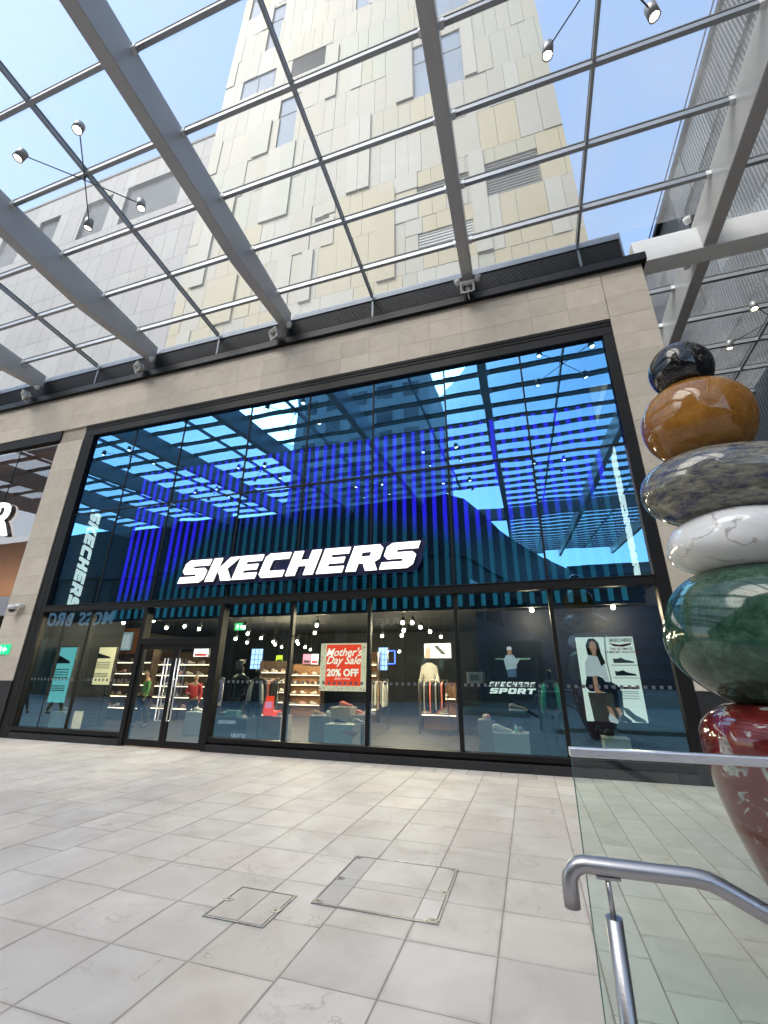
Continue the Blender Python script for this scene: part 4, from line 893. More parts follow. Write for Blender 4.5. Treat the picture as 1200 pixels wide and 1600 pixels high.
box('saddle', (PB.x-0.035, HY-0.012, zt-0.031), (PB.x+0.035, HY+0.012, zt-0.0235), 'stainless', hr)
bm = bmesh.new(); bm_lathe(bm, [(0, 0.012), (0.05, 0.012), (0.055, 0.008), (0.055, 0)], 20); ob('base_flange', bm_mesh(bm), 'stainless', hr, (PB.x, HY, 0.002))
tube('post', [(xk+1.55, HY, -1.1), (xk+1.55, HY, zt+sl*1.55-0.12)], 0.0215, 'stainless', hr, 16)
# ------------------------------------------------------------------ buildings across the plaza (seen in the glass)
simple('opp_tower', (0.55, 0.55, 0.54), 0.7); simple('opp_stone', (0.10, 0.095, 0.088), 0.7, var=0.1, rnd=0.1); simple('opp_dark', (0.045, 0.05, 0.055), 0.5); simple('opp_glass', (0.02, 0.025, 0.03), 0.08, coat=0.5); simple('opp_blue', (0.05, 0.06, 0.08), 0.4)
op = root('opposite_building', 'dark-topped stone building across the plaza, seen reflected in the shop glass', 'building', (-20, -10, 0))
curve = [(-60, -10), (-4.6, -10), (-3.6, -11.2), (-2.8, -14), (-1.6, -19), (0.4, -25), (3.4, -33), (6.4, -40)]
bm = bmesh.new(); poly = curve+[(6.4, -60), (-60, -60)]
a = [bm.verts.new((x+20, y+10, 0)) for x, y in poly]; b = [bm.verts.new((x+20, y+10, 9.6)) for x, y in poly]
for i in range(len(a)): bm.faces.new((a[i], a[(i+1) % len(a)], b[(i+1) % len(a)], b[i]))
bm.faces.new(b[::-1]); bmesh.ops.recalc_face_normals(bm, faces=bm.faces[:]); ob('wall', bm_mesh(bm), 'opp_stone', op, (-20, -10, 0))
bm = bmesh.new(); poly = [(x+0.15, y+0.2) for x, y in curve]+[(6.4, -60), (-60, -60)]
a = [bm.verts.new((x+20, y+10, 9.61)) for x, y in poly]; b = [bm.verts.new((x+20, y+10, 14.0)) for x, y in poly]
for i in range(len(a)): bm.faces.new((a[i], a[(i+1) % len(a)], b[(i+1) % len(a)], b[i]))
bm.faces.new(b[::-1]); bm.faces.new(a); bmesh.ops.recalc_face_normals(bm, faces=bm.faces[:]); ob('dark_fascia', bm_mesh(bm), 'opp_dark', op, (-20, -10, 0))
for i in range(9):
    x = -44+i*4.6
    if x > -8: continue
    w_ = box('shopfront_window', (x, -9.98, 0.2), (x+3.7, -9.9, 4.6), 'opp_glass', op); box('fascia_board', (x, -9.97, 4.75), (x+3.7, -9.8, 6.9), 'opp_dark', op)
    w_ = box('upper_window', (x+0.3, -9.98, 7.4), (x+3.4, -9.9, 9.3), 'opp_glass', op)
w_ = box('shopfront_window', (-7.6, -9.98, 0.2), (-5.0, -9.9, 5.2), 'opp_glass', op)
for (xa, ya), (xb, yb) in zip(curve[2:-1], curve[3:]):
    for z0, z1 in ((0.3, 3.6), (5.6, 8.2)):
        dx, dy = xb-xa, yb-ya; L = math.hypot(dx, dy); nx, ny = -dy/L*-1, dx/L*-1
        nx, ny = (-dy/L, dx/L); 
        if nx < 0: nx, ny = -nx, -ny
        bm = bmesh.new(); P = [(xa+dx*0.12, ya+dy*0.12), (xa+dx*0.88, ya+dy*0.88)]
        vs_ = [bm.verts.new((p[0]+nx*o_, p[1]+ny*o_, z)) for z in (z0, z1) for o_ in (0.0, 0.06) for p in P]
        for f in ((2, 3, 7, 6), (0, 2, 6, 4), (3, 1, 5, 7), (6, 7, 5, 4), (0, 1, 3, 2)): bm.faces.new([vs_[i] for i in f])
        bmesh.ops.recalc_face_normals(bm, faces=bm.faces[:]); ob('window', bm_mesh(bm), 'opp_glass' if z0 > 1 else 'opp_blue', op)
rk = root('rear_block', 'dark banded block closing the far end of the plaza, seen only reflected', 'building', (25, -52, 0))
box('wall', (7, -62, 0), (60, -50, 17), 'opp_dark', rk)
for i in range(8): box('band', (7.0, -49.99, 1.2+i*2.0), (60, -49.8, 2.2+i*2.0), 'opp_blue', rk)
emis('opp_sign', (0.9, 0.95, 1), 0.18)
os_ = root('opposite_sign', 'pale MOSS BROS lettering across the plaza, mirrored at the left of the lower glass', 'sign', (-37, -9.7, 6.1))
ob('lettering', text_mesh('MOSS BROS', 1.55, 0.05, bold=0.02, space=1.08), 'opp_sign', os_, (-37.2, -9.72, 6.15), (R(90), 0, R(180)))
simple('opp_sign_dim', (0.35, 0.4, 0.5), 0.5)
os2 = root('opposite_sign', 'dim PLACE lettering across the plaza, mirrored in the middle of the lower glass', 'sign', (-8.8, -9.7, 4.9))
ob('lettering', text_mesh('PLACE', 0.62, 0.04, bold=0.01, space=1.05), 'opp_sign_dim', os2, (-8.8, -9.80, 5.02), (R(90), 0, R(180)))
box('backing', (-10.2, -9.97, 4.7), (-7.4, -9.85, 6.2), 'opp_dark', os2)
ot = root('opposite_tower', 'grey tower block across the plaza, reflected high in the shop glass', 'building', (-19, -36, 0))
box('body', (-30, -46, 0), (-9.2, -30, 43), 'opp_tower', ot)
for i in range(7):
    for j in range(5): box('window', (-28.5+j*3.9, -29.99, 16+i*3.7), (-26.2+j*3.9, -29.9, 18.2+i*3.7), 'opp_glass', ot)
# stair/escalator balustrades behind the camera (reflected)
simple('escalator_black', (0.015, 0.015, 0.016), 0.3)
es = root('escalator', 'escalator with dark rubber handrails, seen faintly reflected in the lower glass', 'escalator', (0, -4.2, 0))
for y in (-3.6, -4.6):
    pts = [(-3.2, y, 0.35), (-3.45, y, 0.5), (-3.55, y, 0.75), (-3.4, y, 0.95), (-3.1, y, 1.02), (-2.0, y, 1.02), (-1.4, y, 0.85), (1.2, y, -0.6)]
    tube('handrail', pts, 0.04, 'escalator_black', es, 8)
    prism('glass_side', [(-3.3, 0.03), (-3.4, 0.6), (-3.1, 0.97), (-2.0, 0.97), (-1.4, 0.8), (-0.2, 0.13), (-0.2, 0.03)], y-0.01, y+0.01, 'balustrade_glass', es)
    box('skirt', (-3.2, y-0.06, 0.002), (-0.2, y+0.06, 0.1), 'stainless', es)
# ------------------------------------------------------------------ shop fittings
def lamp_light(r, p, energy, col=(1, 0.85, 0.68), rad=0.06):
    lt = bpy.data.lights.new('bulb', 'POINT'); lt.energy = energy; lt.color = (1, 0.74, 0.48); lt.shadow_soft_size = rad
    o = bpy.data.objects.new('bulb', lt); link(o); o.parent = r; o.location = Vector(p)-WL[r]
emis('shop_bulb', (1.0, 0.88, 0.66), 26.0, (1, 1, 1)); simple('fitting_black', (0.015, 0.015, 0.015), 0.5)
bm = bmesh.new(); bm_lathe(bm, [(0, 0.10), (0.04, 0.10), (0.055, 0.06), (0.06, -0.04), (0.05, -0.04)], 12); SPOT = bm_mesh(bm)
bm = bmesh.new(); bmesh.ops.create_uvsphere(bm, u_segments=10, v_segments=6, radius=0.048); BULB = bm_mesh(bm, smooth=True)
spots = [(260, 981, 11.5), (311, 983, 11.8), (381, 980, 12.0), (368, 998, 13.2), (387, 990, 13), (386, 1004, 14.5), (408, 997, 14), (427, 1003, 15.5), (430, 1007, 16.2), (440, 1011, 17.5), (495, 977, 11.6), (492, 989, 13), (464, 1002, 15), (466, 1006, 16), (477, 1011, 17), (485, 1015, 18.5),
         (629, 973, 11.4), (644, 973, 11.6), (631, 985, 12.5), (597, 994, 13.6), (628, 993, 13.4), (657, 980, 12.6), (672, 987, 13.8), (689, 995, 15), (624, 1018, 18)]
for i, (px, py, Y) in enumerate(spots):
    p = at(px, py, Y)
    r = root('ceiling_spotlight', 'small lit track spotlight under the dark shop ceiling', 'spotlight', p, 'ceiling spotlights inside the shop')
    h = ob('housing', SPOT, 'fitting_black', r, p+Vector((0, 0.02, 0.06)), (R(-30), 0, 0)); ob('bulb', BULB, 'shop_bulb', r, p)
    tube('rod', [p+Vector((0, 0.06, 0.14)), Vector((p.x, p.y+0.06, max(3.7, p.z+0.2)))], 0.008, 'fitting_black', r, 6)
    if i % 2 == 0: lamp_light(r, p+Vector((0, -0.06, -0.1)), 150 if Y > 13 else 60)
lamps2 = [(-12.4, 11.2, 3.2), (-11.2, 12.6, 3.2), (-10.6, 10.6, 3.15), (-5.0, 10.6, 3.2), (0.2, 10.7, 3.1), (1.9, 10.7, 3.1)]
for x, y, z in lamps2:
    r = root('ceiling_spotlight', 'small lit track spotlight under the dark shop ceiling', 'spotlight', (x, y, z), 'ceiling spotlights inside the shop')
    ob('housing', SPOT, 'fitting_black', r, Vector((x, y+0.02, z+0.06)), (R(-30), 0, 0)); ob('bulb', BULB, 'shop_bulb', r, (x, y, z)); lamp_light(r, (x, y-0.06, z-0.1), 42)
    tube('rod', [(x, y+0.05, z+0.14), (x, y+0.05, 3.7)], 0.008, 'fitting_black', r, 6)
# shoe: one shaped mesh, soles as sub-mesh parts
def shoe_meshes():
    secs = [(-0.14, 0.030, 0.085), (-0.11, 0.040, 0.105), (-0.06, 0.042, 0.11), (-0.01, 0.044, 0.085), (0.05, 0.048, 0.06), (0.10, 0.048, 0.045), (0.14, 0.040, 0.035), (0.16, 0.022, 0.022)]
    def skin(z0, zf, grow):
        bm = bmesh.new(); rings = []
        for x, w_, h_ in secs:
            zt_ = zf(h_); ww = w_+grow; ring = [(x, -ww, z0), (x, -ww, z0+(zt_-z0)*0.55), (x, -ww*0.55, zt_), (x, ww*0.55, zt_), (x, ww, z0+(zt_-z0)*0.55), (x, ww, z0)]
            rings.append([bm.verts.new(p) for p in ring])
        for A, B in zip(rings, rings[1:]):
            for i in range(6): bm.faces.new((A[i], A[(i+1) % 6], B[(i+1) % 6], B[i])).smooth = True
        bm.faces.new(rings[0][::-1]); bm.faces.new(rings[-1]); bmesh.ops.recalc_face_normals(bm, faces=bm.faces[:]); return bm_mesh(bm)
    return skin(0.03, lambda h: h+0.012, 0), skin(0.0, lambda h: 0.031, 0.006)
SHU, SHS = shoe_meshes()
SHOE_M = {}
for nm, c in (('white', (0.75, 0.75, 0.73)), ('black', (0.02, 0.02, 0.022)), ('grey', (0.28, 0.28, 0.29)), ('tan', (0.45, 0.30, 0.19)), ('coral', (0.75, 0.22, 0.17)), ('mint', (0.35, 0.65, 0.55)), ('navy', (0.03, 0.04, 0.12)), ('pink', (0.7, 0.4, 0.42))): simple('shoe_'+nm, c, 0.6)
simple('sole_white', (0.7, 0.7, 0.68), 0.6)
def shoe(p, col, yaw, label, group=None, s=1.0):
    r = root('shoe', label, 'shoe', p, group); u = ob('upper', SHU, 'shoe_'+col, r, p); ob('sole', SHS, 'sole_white', r, p); r.rotation_euler = (0, 0, yaw); r.scale = (s, s, s); return r
# wall shelving with rows of shoes
simple('shelf_dark', (0.10, 0.065, 0.045), 0.5); simple('shelf_wood', (0.28, 0.14, 0.07), 0.5); simple('orange_wood', (0.42, 0.16, 0.05), 0.5)
emis('shelf_led', (1.0, 0.78, 0.5), 5.0); rsh = random.Random(9)
def rack(label, x0, x1, y, zs, back='shelf_dark', glabel='', step=0.36):
    r = root('wall_shelves', label, 'shelves', ((x0+x1)/2, y, 0.02), 'shoe shelving inside the shop'); top = max(zs)+0.45
    box('back_panel', (x0, y+0.3, 0.02), (x1, y+0.36, top), back, r)
    for x in (x0, x1-0.04): box('upright', (x, y, 0.02), (x+0.04, y+0.299, top), 'shelf_dark', r)
    for z in zs:
        box('shelf', (x0+0.041, y+0.005, z-0.035), (x1-0.041, y+0.298, z), 'shelf_wood', r)
        box('shelf_light', (x0+0.06, y+0.01, z-0.052), (x1-0.06, y+0.03, z-0.036), 'shelf_led', r)
        x = x0+0.2
        while x < x1-0.15:
            shoe((x, y+0.15, z), rsh.choice(('white', 'white', 'grey', 'tan', 'black', 'pink', 'grey')), rsh.uniform(-0.3, 0.3)+R(180 if rsh.random() < 0.5 else 0), glabel, glabel); x += step
    return r
rack('dark shelves of small shoes on the left wall behind the first glass bay', at(165, 1060, 14).x, at(232, 1060, 14).x, 14, [0.5, 0.9, 1.3, 1.7, 2.1], glabel='shoe on the dark shelves left of the doors', step=0.42)
rack('tall dark shelves of shoes seen through the doors', at(236, 1060, 15).x, at(330, 1060, 15).x, 15, [0.45, 0.85, 1.25, 1.65, 2.05], glabel='shoe on the tall shelves behind the doors', step=0.5)
rack('shelves of shoes deep inside behind the mannequins', at(405, 1050, 18).x, at(447, 1050, 18).x, 18, [0.6, 1.0, 1.4, 1.8], glabel='shoe on the deep shelves behind the mannequins', step=0.48)
rack('warm lit shelves of shoes deep behind the sale banner', at(452, 1050, 18.5).x, at(503, 1050, 18.5).x, 18.5, [0.5, 0.9, 1.3, 1.7], 'shelf_wood', glabel='shoe on the deep shelves behind the sale banner', step=0.5)
rack('narrow shelves of shoes between the banner and the lattice panel', at(574, 1050, 17).x, at(590, 1050, 17).x, 17, [0.5, 0.9, 1.3, 1.7, 2.1], 'shelf_wood', glabel='shoe on the narrow shelves beside the lattice panel', step=0.42)
rack('dark shelves under the pink and white screen', at(655, 1050, 15.5).x, at(712, 1050, 15.5).x, 15.5, [0.5, 1.0], 'shelf_wood', glabel='shoe on the shelves under the pink and white screen', step=0.6)
# clothes rails
rcl = random.Random(15)
def rail_of_clothes(label, x0, x1, y, mats):
    r = root('clothes_rail', label, 'clothes rail', ((x0+x1)/2, y, 0.02), 'clothes rails inside the shop')
    tube('rail', [(x0, y, 0.02), (x0, y, 1.55), (x1, y, 1.55), (x1, y, 0.02)], 0.016, 'stainless', r, 8)
    x = x0+0.12; i = 0
    while x < x1-0.1:
        h_ = rcl.uniform(0.6, 0.8); w_ = rcl.uniform(0.2, 0.26)
        prism('garment', [(y-w_, 1.40-h_), (y-w_, 1.40), (y-0.06, 1.50), (y+0.06, 1.50), (y+w_, 1.40), (y+w_, 1.40-h_)], x-0.025, x+0.025, mats[i % len(mats)], r, 'YZ', (x, y, 1.2)); x += 0.09; i += 1
for a in (('shoe_black', (0.02, 0.02, 0.022)),): pass
rail_of_clothes('rail of dark and grey clothes behind the right door', at(318, 1100, 14).x, at(345, 1100, 14).x, 14, ('shoe_black', 'shoe_grey', 'shoe_navy'))
rail_of_clothes('rail of red and dark clothes behind the navy table', at(402, 1100, 13).x, at(432, 1100, 13).x, 13, ('shoe_coral', 'shoe_black', 'shoe_coral', 'shoe_grey'))
rail_of_clothes('rail of black clothes below the pink and white screen', at(655, 1100, 14.2).x, at(700, 1100, 14.2).x, 14.2, ('shoe_black', 'shoe_grey', 'shoe_black', 'shoe_coral'))
rail_of_clothes('rail of pale clothes deep behind the sale banner', at(580, 1100, 15).x, at(606, 1100, 15).x, 15, ('shoe_grey', 'shoe_white', 'shoe_tan'))
# flat print helpers: every piece is a thin sheet in front of the board
def sheet(name, c0, c1, y, mat, parent, th=0.003): return box(name, (min(c0[0], c1[0]), y-th, min(c0[1], c1[1])), (max(c0[0], c1[0]), y, max(c0[1], c1[1])), mat, parent)
def poly_sheet(name, pts, y, mat, parent): return prism(name, pts, y-0.003, y, mat, parent)
def txt(name, body, x, y, z, size, mat, parent, **k): return ob(name, text_mesh(body, size, 0.002, **k), mat, parent, (x, y, z), FRONT)
# sale banner
emis('banner_red', (0.80, 0.055, 0.02), 0.9, (0.6, 0.02, 0.02)); emis('banner_cream', (0.8, 0.66, 0.45), 0.6, (0.7, 0.6, 0.45)); emis('banner_text', (1, 0.93, 0.75), 0.7, (0.9, 0.85, 0.7)); emis('banner_petal', (0.6, 0.33, 0.25), 0.3, (0.5, 0.3, 0.2))  # printed banner is no lamp: brightness is put into its colours as emission
A = at(502, 1006, 9.9); B = at(571, 1079, 9.9); bx0, bx1 = A.x, B.x; bz1, bz0 = at(536, 1005, 9.9).z, at(536, 1080, 9.9).z
bn = root('sale_banner', "hanging red Mother's Day Sale 20% OFF banner with cream floral border", 'banner', ((bx0+bx1)/2, 9.9, bz0))
sheet('board', (bx0, bz0), (bx1, bz1), 9.93, 'banner_cream', bn, 0.02); W_ = bx1-bx0; H_ = bz1-bz0
sheet('red_field', (bx0+W_*0.13, bz0+H_*0.11), (bx1-W_*0.11, bz1-H_*0.03), 9.908, 'banner_red', bn)
cxb = (bx0+bx1)/2
txt('line', "Mother's", cxb, 9.903, bz1-H_*0.20, W_*0.215, 'banner_text', bn, shear=0.35, bold=0.004); txt('line', 'Day Sale', cxb, 9.903, bz1-H_*0.37, W_*0.215, 'banner_text', bn, shear=0.35, bold=0.004)
txt('line', '20% OFF', cxb, 9.903, bz1-H_*0.63, W_*0.185, 'banner_text', bn, bold=0.008); txt('line', 'SELECT STYLES', cxb, 9.903, bz1-H_*0.75, W_*0.05, 'banner_text', bn)
rbn = random.Random(2)
for i in range(34):
    u = rbn.random(); side = i % 4; q = rbn.uniform(0.02, 0.09)
    px_, pz_ = ((bx0+W_*q, bz0+H_*u), (bx1-W_*q, bz0+H_*u), (bx0+W_*u, bz0+H_*q), (bx0+W_*u, bz0+H_*q))[side]
    s_ = rbn.uniform(0.012, 0.03); a0 = rbn.uniform(0, 3)
    poly_sheet('petal', [(px_+s_*math.cos(a0+k*1.26), pz_+s_*0.7*math.sin(a0+k*1.26)) for k in range(5)], 9.909, 'banner_petal', bn)
for x in (bx0+W_*0.17, bx1-W_*0.1): tube('hang_wire', [(x, 9.92, bz1), (x, 9.92, 3.7)], 0.004, 'fitting_black', bn, 5)
# poster board on the right: seated woman and shoes
emis('poster_white', (0.75, 0.80, 0.74), 0.55, (0.7, 0.72, 0.68)); emis('poster_grey', (0.55, 0.6, 0.56), 0.22, (0.5, 0.5, 0.5)); emis('skin_print', (0.45, 0.24, 0.16), 0.45); simple('hair_print', (0.06, 0.03, 0.02), 0.7); emis('blouse_print', (0.75, 0.78, 0.82), 0.35); simple('jean_print', (0.03, 0.04, 0.10), 0.7); simple('red_print', (0.5, 0.02, 0.04), 0.6); simple('dark_print', (0.03, 0.03, 0.035), 0.7); simple('crate_print', (0.28, 0.25, 0.23), 0.7); simple('grey_print', (0.3, 0.3, 0.3), 0.7)  # emission put into some board and print colours to brighten the flat poster
PYB_ = 10.35
q0 = at(899, 996, PYB_); q1 = at(988, 994, PYB_); qz0 = at(960, 1128, PYB_).z; qz1 = q0.z
po = root('display_poster', 'tall white poster board of a seated woman and three shoes by the right end', 'poster', ((q0.x+q1.x)/2, PYB_, qz0))
px0, px1 = q0.x, q1.x; W_ = px1-px0; H_ = qz1-qz0
sheet('board', (px0, qz0), (px1, qz1), PYB_+0.05, 'poster_white', po, 0.05)
def U(u, v): return (px0+u*W_, qz0+v*H_)
def PS(name, uv, mat, dy=0.001): return poly_sheet(name, [U(*p) for p in uv], PYB_-dy, mat, po)
PS('divider', [(0.50, 0.42), (0.53, 0.42), (0.50, 0.7), (0.53, 1.0), (0.50, 1.0), (0.47, 0.7)], 'poster_grey')
PS('print_crate', [(0.12, 0.0), (0.62, 0.0), (0.66, 0.33), (0.08, 0.33)], 'crate_print')
PS('print_jeans', [(0.05, 0.40), (0.10, 0.52), (0.32, 0.52), (0.60, 0.42), (0.66, 0.34), (0.60, 0.16), (0.50, 0.16), (0.50, 0.32), (0.30, 0.34), (0.12, 0.34)], 'jean_print', 0.005)
PS('print_blouse', [(0.08, 0.52), (0.10, 0.68), (0.18, 0.78), (0.30, 0.80), (0.42, 0.76), (0.46, 0.62), (0.48, 0.45), (0.40, 0.46), (0.36, 0.52)], 'blouse_print', 0.009)
PS('print_arm', [(0.20, 0.52), (0.27, 0.53), (0.28, 0.36), (0.34, 0.335), (0.26, 0.32), (0.20, 0.34)], 'skin_print', 0.013)
PS('print_hair', [(0.17, 0.78), (0.16, 0.90), (0.22, 0.98), (0.32, 0.985), (0.39, 0.93), (0.41, 0.80), (0.46, 0.68), (0.38, 0.64), (0.34, 0.76)], 'hair_print', 0.013)
PS('print_face', [(0.22, 0.86), (0.235, 0.93), (0.285, 0.955), (0.335, 0.93), (0.345, 0.86), (0.32, 0.80), (0.32, 0.77), (0.25, 0.77), (0.25, 0.81)], 'skin_print', 0.017)
PS('print_leg', [(0.50, 0.16), (0.57, 0.16), (0.64, 0.05), (0.57, 0.04)], 'skin_print', 0.009); PS('print_leg', [(0.36, 0.18), (0.44, 0.16), (0.50, 0.02), (0.43, 0.02)], 'skin_print', 0.013)
PS('print_shoe', [(0.36, 0.04), (0.40, 0.10), (0.52, 0.02), (0.50, -0.02), (0.38, 0.0)], 'blouse_print', 0.017); PS('print_shoe', [(0.56, 0.05), (0.60, 0.09), (0.74, 0.02), (0.72, -0.01), (0.58, 0.02)], 'dark_print', 0.017)
PS('logo_swoosh', [(0.57, 0.925), (0.75, 0.90), (0.97, 0.925), (0.93, 0.895), (0.80, 0.875), (0.65, 0.885)], 'red_print')
txt('print_text', 'SKECHERS', px0+W_*0.77, PYB_-0.002, qz0+H_*0.955, W_*0.085, 'dark_print', po, shear=0.3, bold=0.002); txt('print_text', 'THE ULTIMATE\nCOMFORT SOLUTION', px0+W_*0.77, PYB_-0.002, qz0+H_*0.83, W_*0.058, 'red_print', po, bold=0.001)
for v, m in ((0.68, 'grey_print'), (0.53, 'dark_print')):
    PS('print_shoe', [(0.60, v), (0.60, v+0.055), (0.66, v+0.05), (0.74, v+0.065), (0.80, v+0.04), (0.94, v+0.02), (0.95, v)], m); PS('print_line', [(0.55, v-0.02), (1.0, v-0.02), (1.0, v-0.032), (0.55, v-0.032)], 'poster_grey', 0.004)
PS('print_band', [(0.60, 0.375), (0.94, 0.375), (0.96, 0.40), (0.62, 0.40)], 'red_print')
for v in (0.35, 0.33, 0.30, 0.27): PS('print_line', [(0.62, v), (0.93, v), (0.93, v-0.007), (0.62, v-0.007)], 'grey_print')
PS('print_shoe', [(0.66, 0.10), (0.63, 0.17), (0.72, 0.15), (0.80, 0.09), (0.96, 0.03), (0.97, 0.0), (0.80, 0.01)], 'grey_print')
for x in (px0+0.1, px1-0.1): box('leg', (x-0.02, PYB_+0.01, 0.02), (x+0.02, PYB_+0.05, qz0), 'fitting_black', po)
# black sports panel with crossed-arms figure
PB_ = 10.9; s0 = at(755, 1003, PB_); s1 = at(846, 1003, PB_); sz1 = s0.z; sz0 = at(800, 1092, PB_).z
sp = root('sport_panel', 'black SKECHERS SPORT panel with a figure with folded arms', 'display panel', ((s0.x+s1.x)/2, PB_, sz0)); emis('panel_text', (0.9, 0.95, 0.92), 0.6)
sheet('board', (s0.x, 0.02), (s1.x, sz1), PB_+0.05, 'fitting_black', sp, 0.05)
mc = at(799, 1075, PB_); gw = 0.085*1.35
def word_row(word, xc, zc, hgt, wd, gap):
    tot_ = len(word)*wd+(len(word)-1)*gap; x = xc-tot_/2-hgt*0.15
    for ch in word: ob('letter', glyph_mesh(ch, wd, hgt, 0.01, 0.35), 'panel_text', sp, (x, PB_-0.012, zc)); x += wd+gap
t1 = at(800, 1074, PB_); word_row('SKECHERS', t1.x, at(800, 1073, PB_).z, 0.10, 0.095, 0.032); word_row('SPORT', t1.x, at(800, 1084, PB_).z, 0.115, 0.175, 0.025)
f0 = at(800, 1058, PB_); fx, fz = f0.x, f0.z; s_ = 0.62
emis('denim_lit', (0.45, 0.60, 0.68), 0.28, (0.4, 0.5, 0.6)); emis('denim_dark', (0.12, 0.2, 0.35), 0.25)
def FP(name, pts, mat, dy): return poly_sheet(name, [(fx+x*s_, fz+z*s_) for x, z in pts], PB_-dy, mat, sp)
FP('print_legs', [(-0.14, 0), (0.16, 0), (0.17, 0.28), (-0.16, 0.28)], 'denim_dark', 0.001); FP('print_jacket', [(-0.18, 0.25), (-0.24, 0.62), (-0.12, 0.78), (0.10, 0.78), (0.2, 0.66), (0.2, 0.3)], 'denim_lit', 0.005)
FP('print_arms', [(-0.22, 0.50), (0.20, 0.42), (0.34, 0.62), (0.28, 0.66), (0.16, 0.54), (-0.18, 0.60)], 'denim_lit', 0.009); FP('print_face', [(-0.09, 0.82), (-0.08, 0.98), (0.06, 0.98), (0.07, 0.84), (0.0, 0.76)], 'skin_print', 0.009); FP('print_cap', [(-0.11, 0.95), (-0.08, 1.06), (0.05, 1.07), (0.09, 0.96)], 'blouse_print', 0.013)
FP('print_stripe', [(-0.55, 0.60), (0.70, 0.60), (0.70, 0.66), (-0.55, 0.66)], 'shoe_mint', 0.0005)
# screens and lit panels
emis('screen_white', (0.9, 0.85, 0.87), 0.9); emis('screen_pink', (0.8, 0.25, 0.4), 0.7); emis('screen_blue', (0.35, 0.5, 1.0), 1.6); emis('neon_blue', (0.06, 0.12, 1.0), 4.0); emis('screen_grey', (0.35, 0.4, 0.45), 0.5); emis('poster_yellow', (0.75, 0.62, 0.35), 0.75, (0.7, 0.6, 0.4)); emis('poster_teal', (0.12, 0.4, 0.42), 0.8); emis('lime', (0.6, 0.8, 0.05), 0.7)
def screen(name, label, x0y0, x1y1, Y, base, cat='screen'):
    a, b = at(*x0y0, Y), at(*x1y1, Y); r = root(name, label, cat, ((a.x+b.x)/2, Y, min(a.z, b.z)))
    box('casing', (min(a.x, b.x)-0.02, Y+0.001, min(a.z, b.z)-0.02), (max(a.x, b.x)+0.02, Y+0.06, max(a.z, b.z)+0.02), 'fitting_black', r); sheet('face', (a.x, a.z), (b.x, b.z), Y, base, r, 0.004); return r, (min(a.x, b.x), max(a.x, b.x), min(a.z, b.z), max(a.z, b.z))
def on_screen(r, bb, Y, uv, mat, dy=0.005): return poly_sheet('print_shape', [(bb[0]+u*(bb[1]-bb[0]), bb[2]+v*(bb[3]-bb[2])) for u, v in uv], Y-dy, mat, r)
r, bb = screen('wall_screen', 'white and pink shoe screen on the far right shop wall', (663, 1006), (705, 1028), 15.2, 'screen_white')
on_screen(r, bb, 15.2, [(0.35, 0.85), (0.5, 0.9), (0.78, 0.35), (0.78, 0.2), (0.65, 0.25)], 'dark_print'); on_screen(r, bb, 15.2, [(0.0, 0.0), (0.22, 0.0), (0.25, 0.6), (0.15, 0.95), (0.05, 0.6)], 'skin_print'); on_screen(r, bb, 15.2, [(0.72, 0.8), (0.95, 0.8), (0.95, 0.7), (0.72, 0.7)], 'screen_pink')
r, bb = screen('wall_screen', 'dark SPORT advert screen on the orange wall at the left', (161, 989), (203, 1016), 13.9, 'screen_grey')
on_screen(r, bb, 13.9, [(0.3, 0.0), (0.6, 0.0), (0.65, 1), (0.3, 1)], 'dark_print'); on_screen(r, bb, 13.9, [(0.65, 0.1), (0.95, 0.1), (0.9, 0.9), (0.7, 0.8)], 'blouse_print'); txt('print_text', 'SPORT', bb[0]+0.45*(bb[1]-bb[0]), 13.892, bb[2]+0.15*(bb[3]-bb[2]), 0.2, 'blouse_print', r, shear=0.3, bold=0.01)
a, b = at(148, 984, 14.2), at(218, 1022, 14.2); box('orange_panel', (a.x, 14.05, b.z), (b.x, 14.2, a.z), 'orange_wood', sh_)
for nm, lb_, q, Y in (('light_window', 'bluish-white lit lattice panel deep in the middle of the shop', ((592, 1012), (605, 1047)), 17.5), ('light_window', 'bluish-white lit lattice panel behind the white-jacketed mannequin', ((394, 1014), (408, 1045)), 19)):
    r, bb = screen(nm, lb_, q[0], q[1], Y, 'screen_blue', 'light panel')
    for u in (0.33, 0.66): on_screen(r, bb, Y, [(u-0.02, 0), (u+0.02, 0), (u+0.02, 1), (u-0.02, 1)], 'navy_wall')
    for v in (0.2, 0.45, 0.7): on_screen(r, bb, Y, [(0, v-0.012), (1, v-0.012), (1, v+0.012), (0, v+0.012)], 'navy_wall', 0.009)
a, b = at(607, 1017, 17), at(617, 1037, 17); nf = root('neon_frame', 'small blue neon frame beside the lit lattice panel', 'neon light', ((a.x+b.x)/2, 17, b.z)); tube('neon_tube', [(a.x, 17, a.z), (b.x, 17, a.z), (b.x, 17, b.z), (a.x, 17, b.z)], 0.025, 'neon_blue', nf, 6)
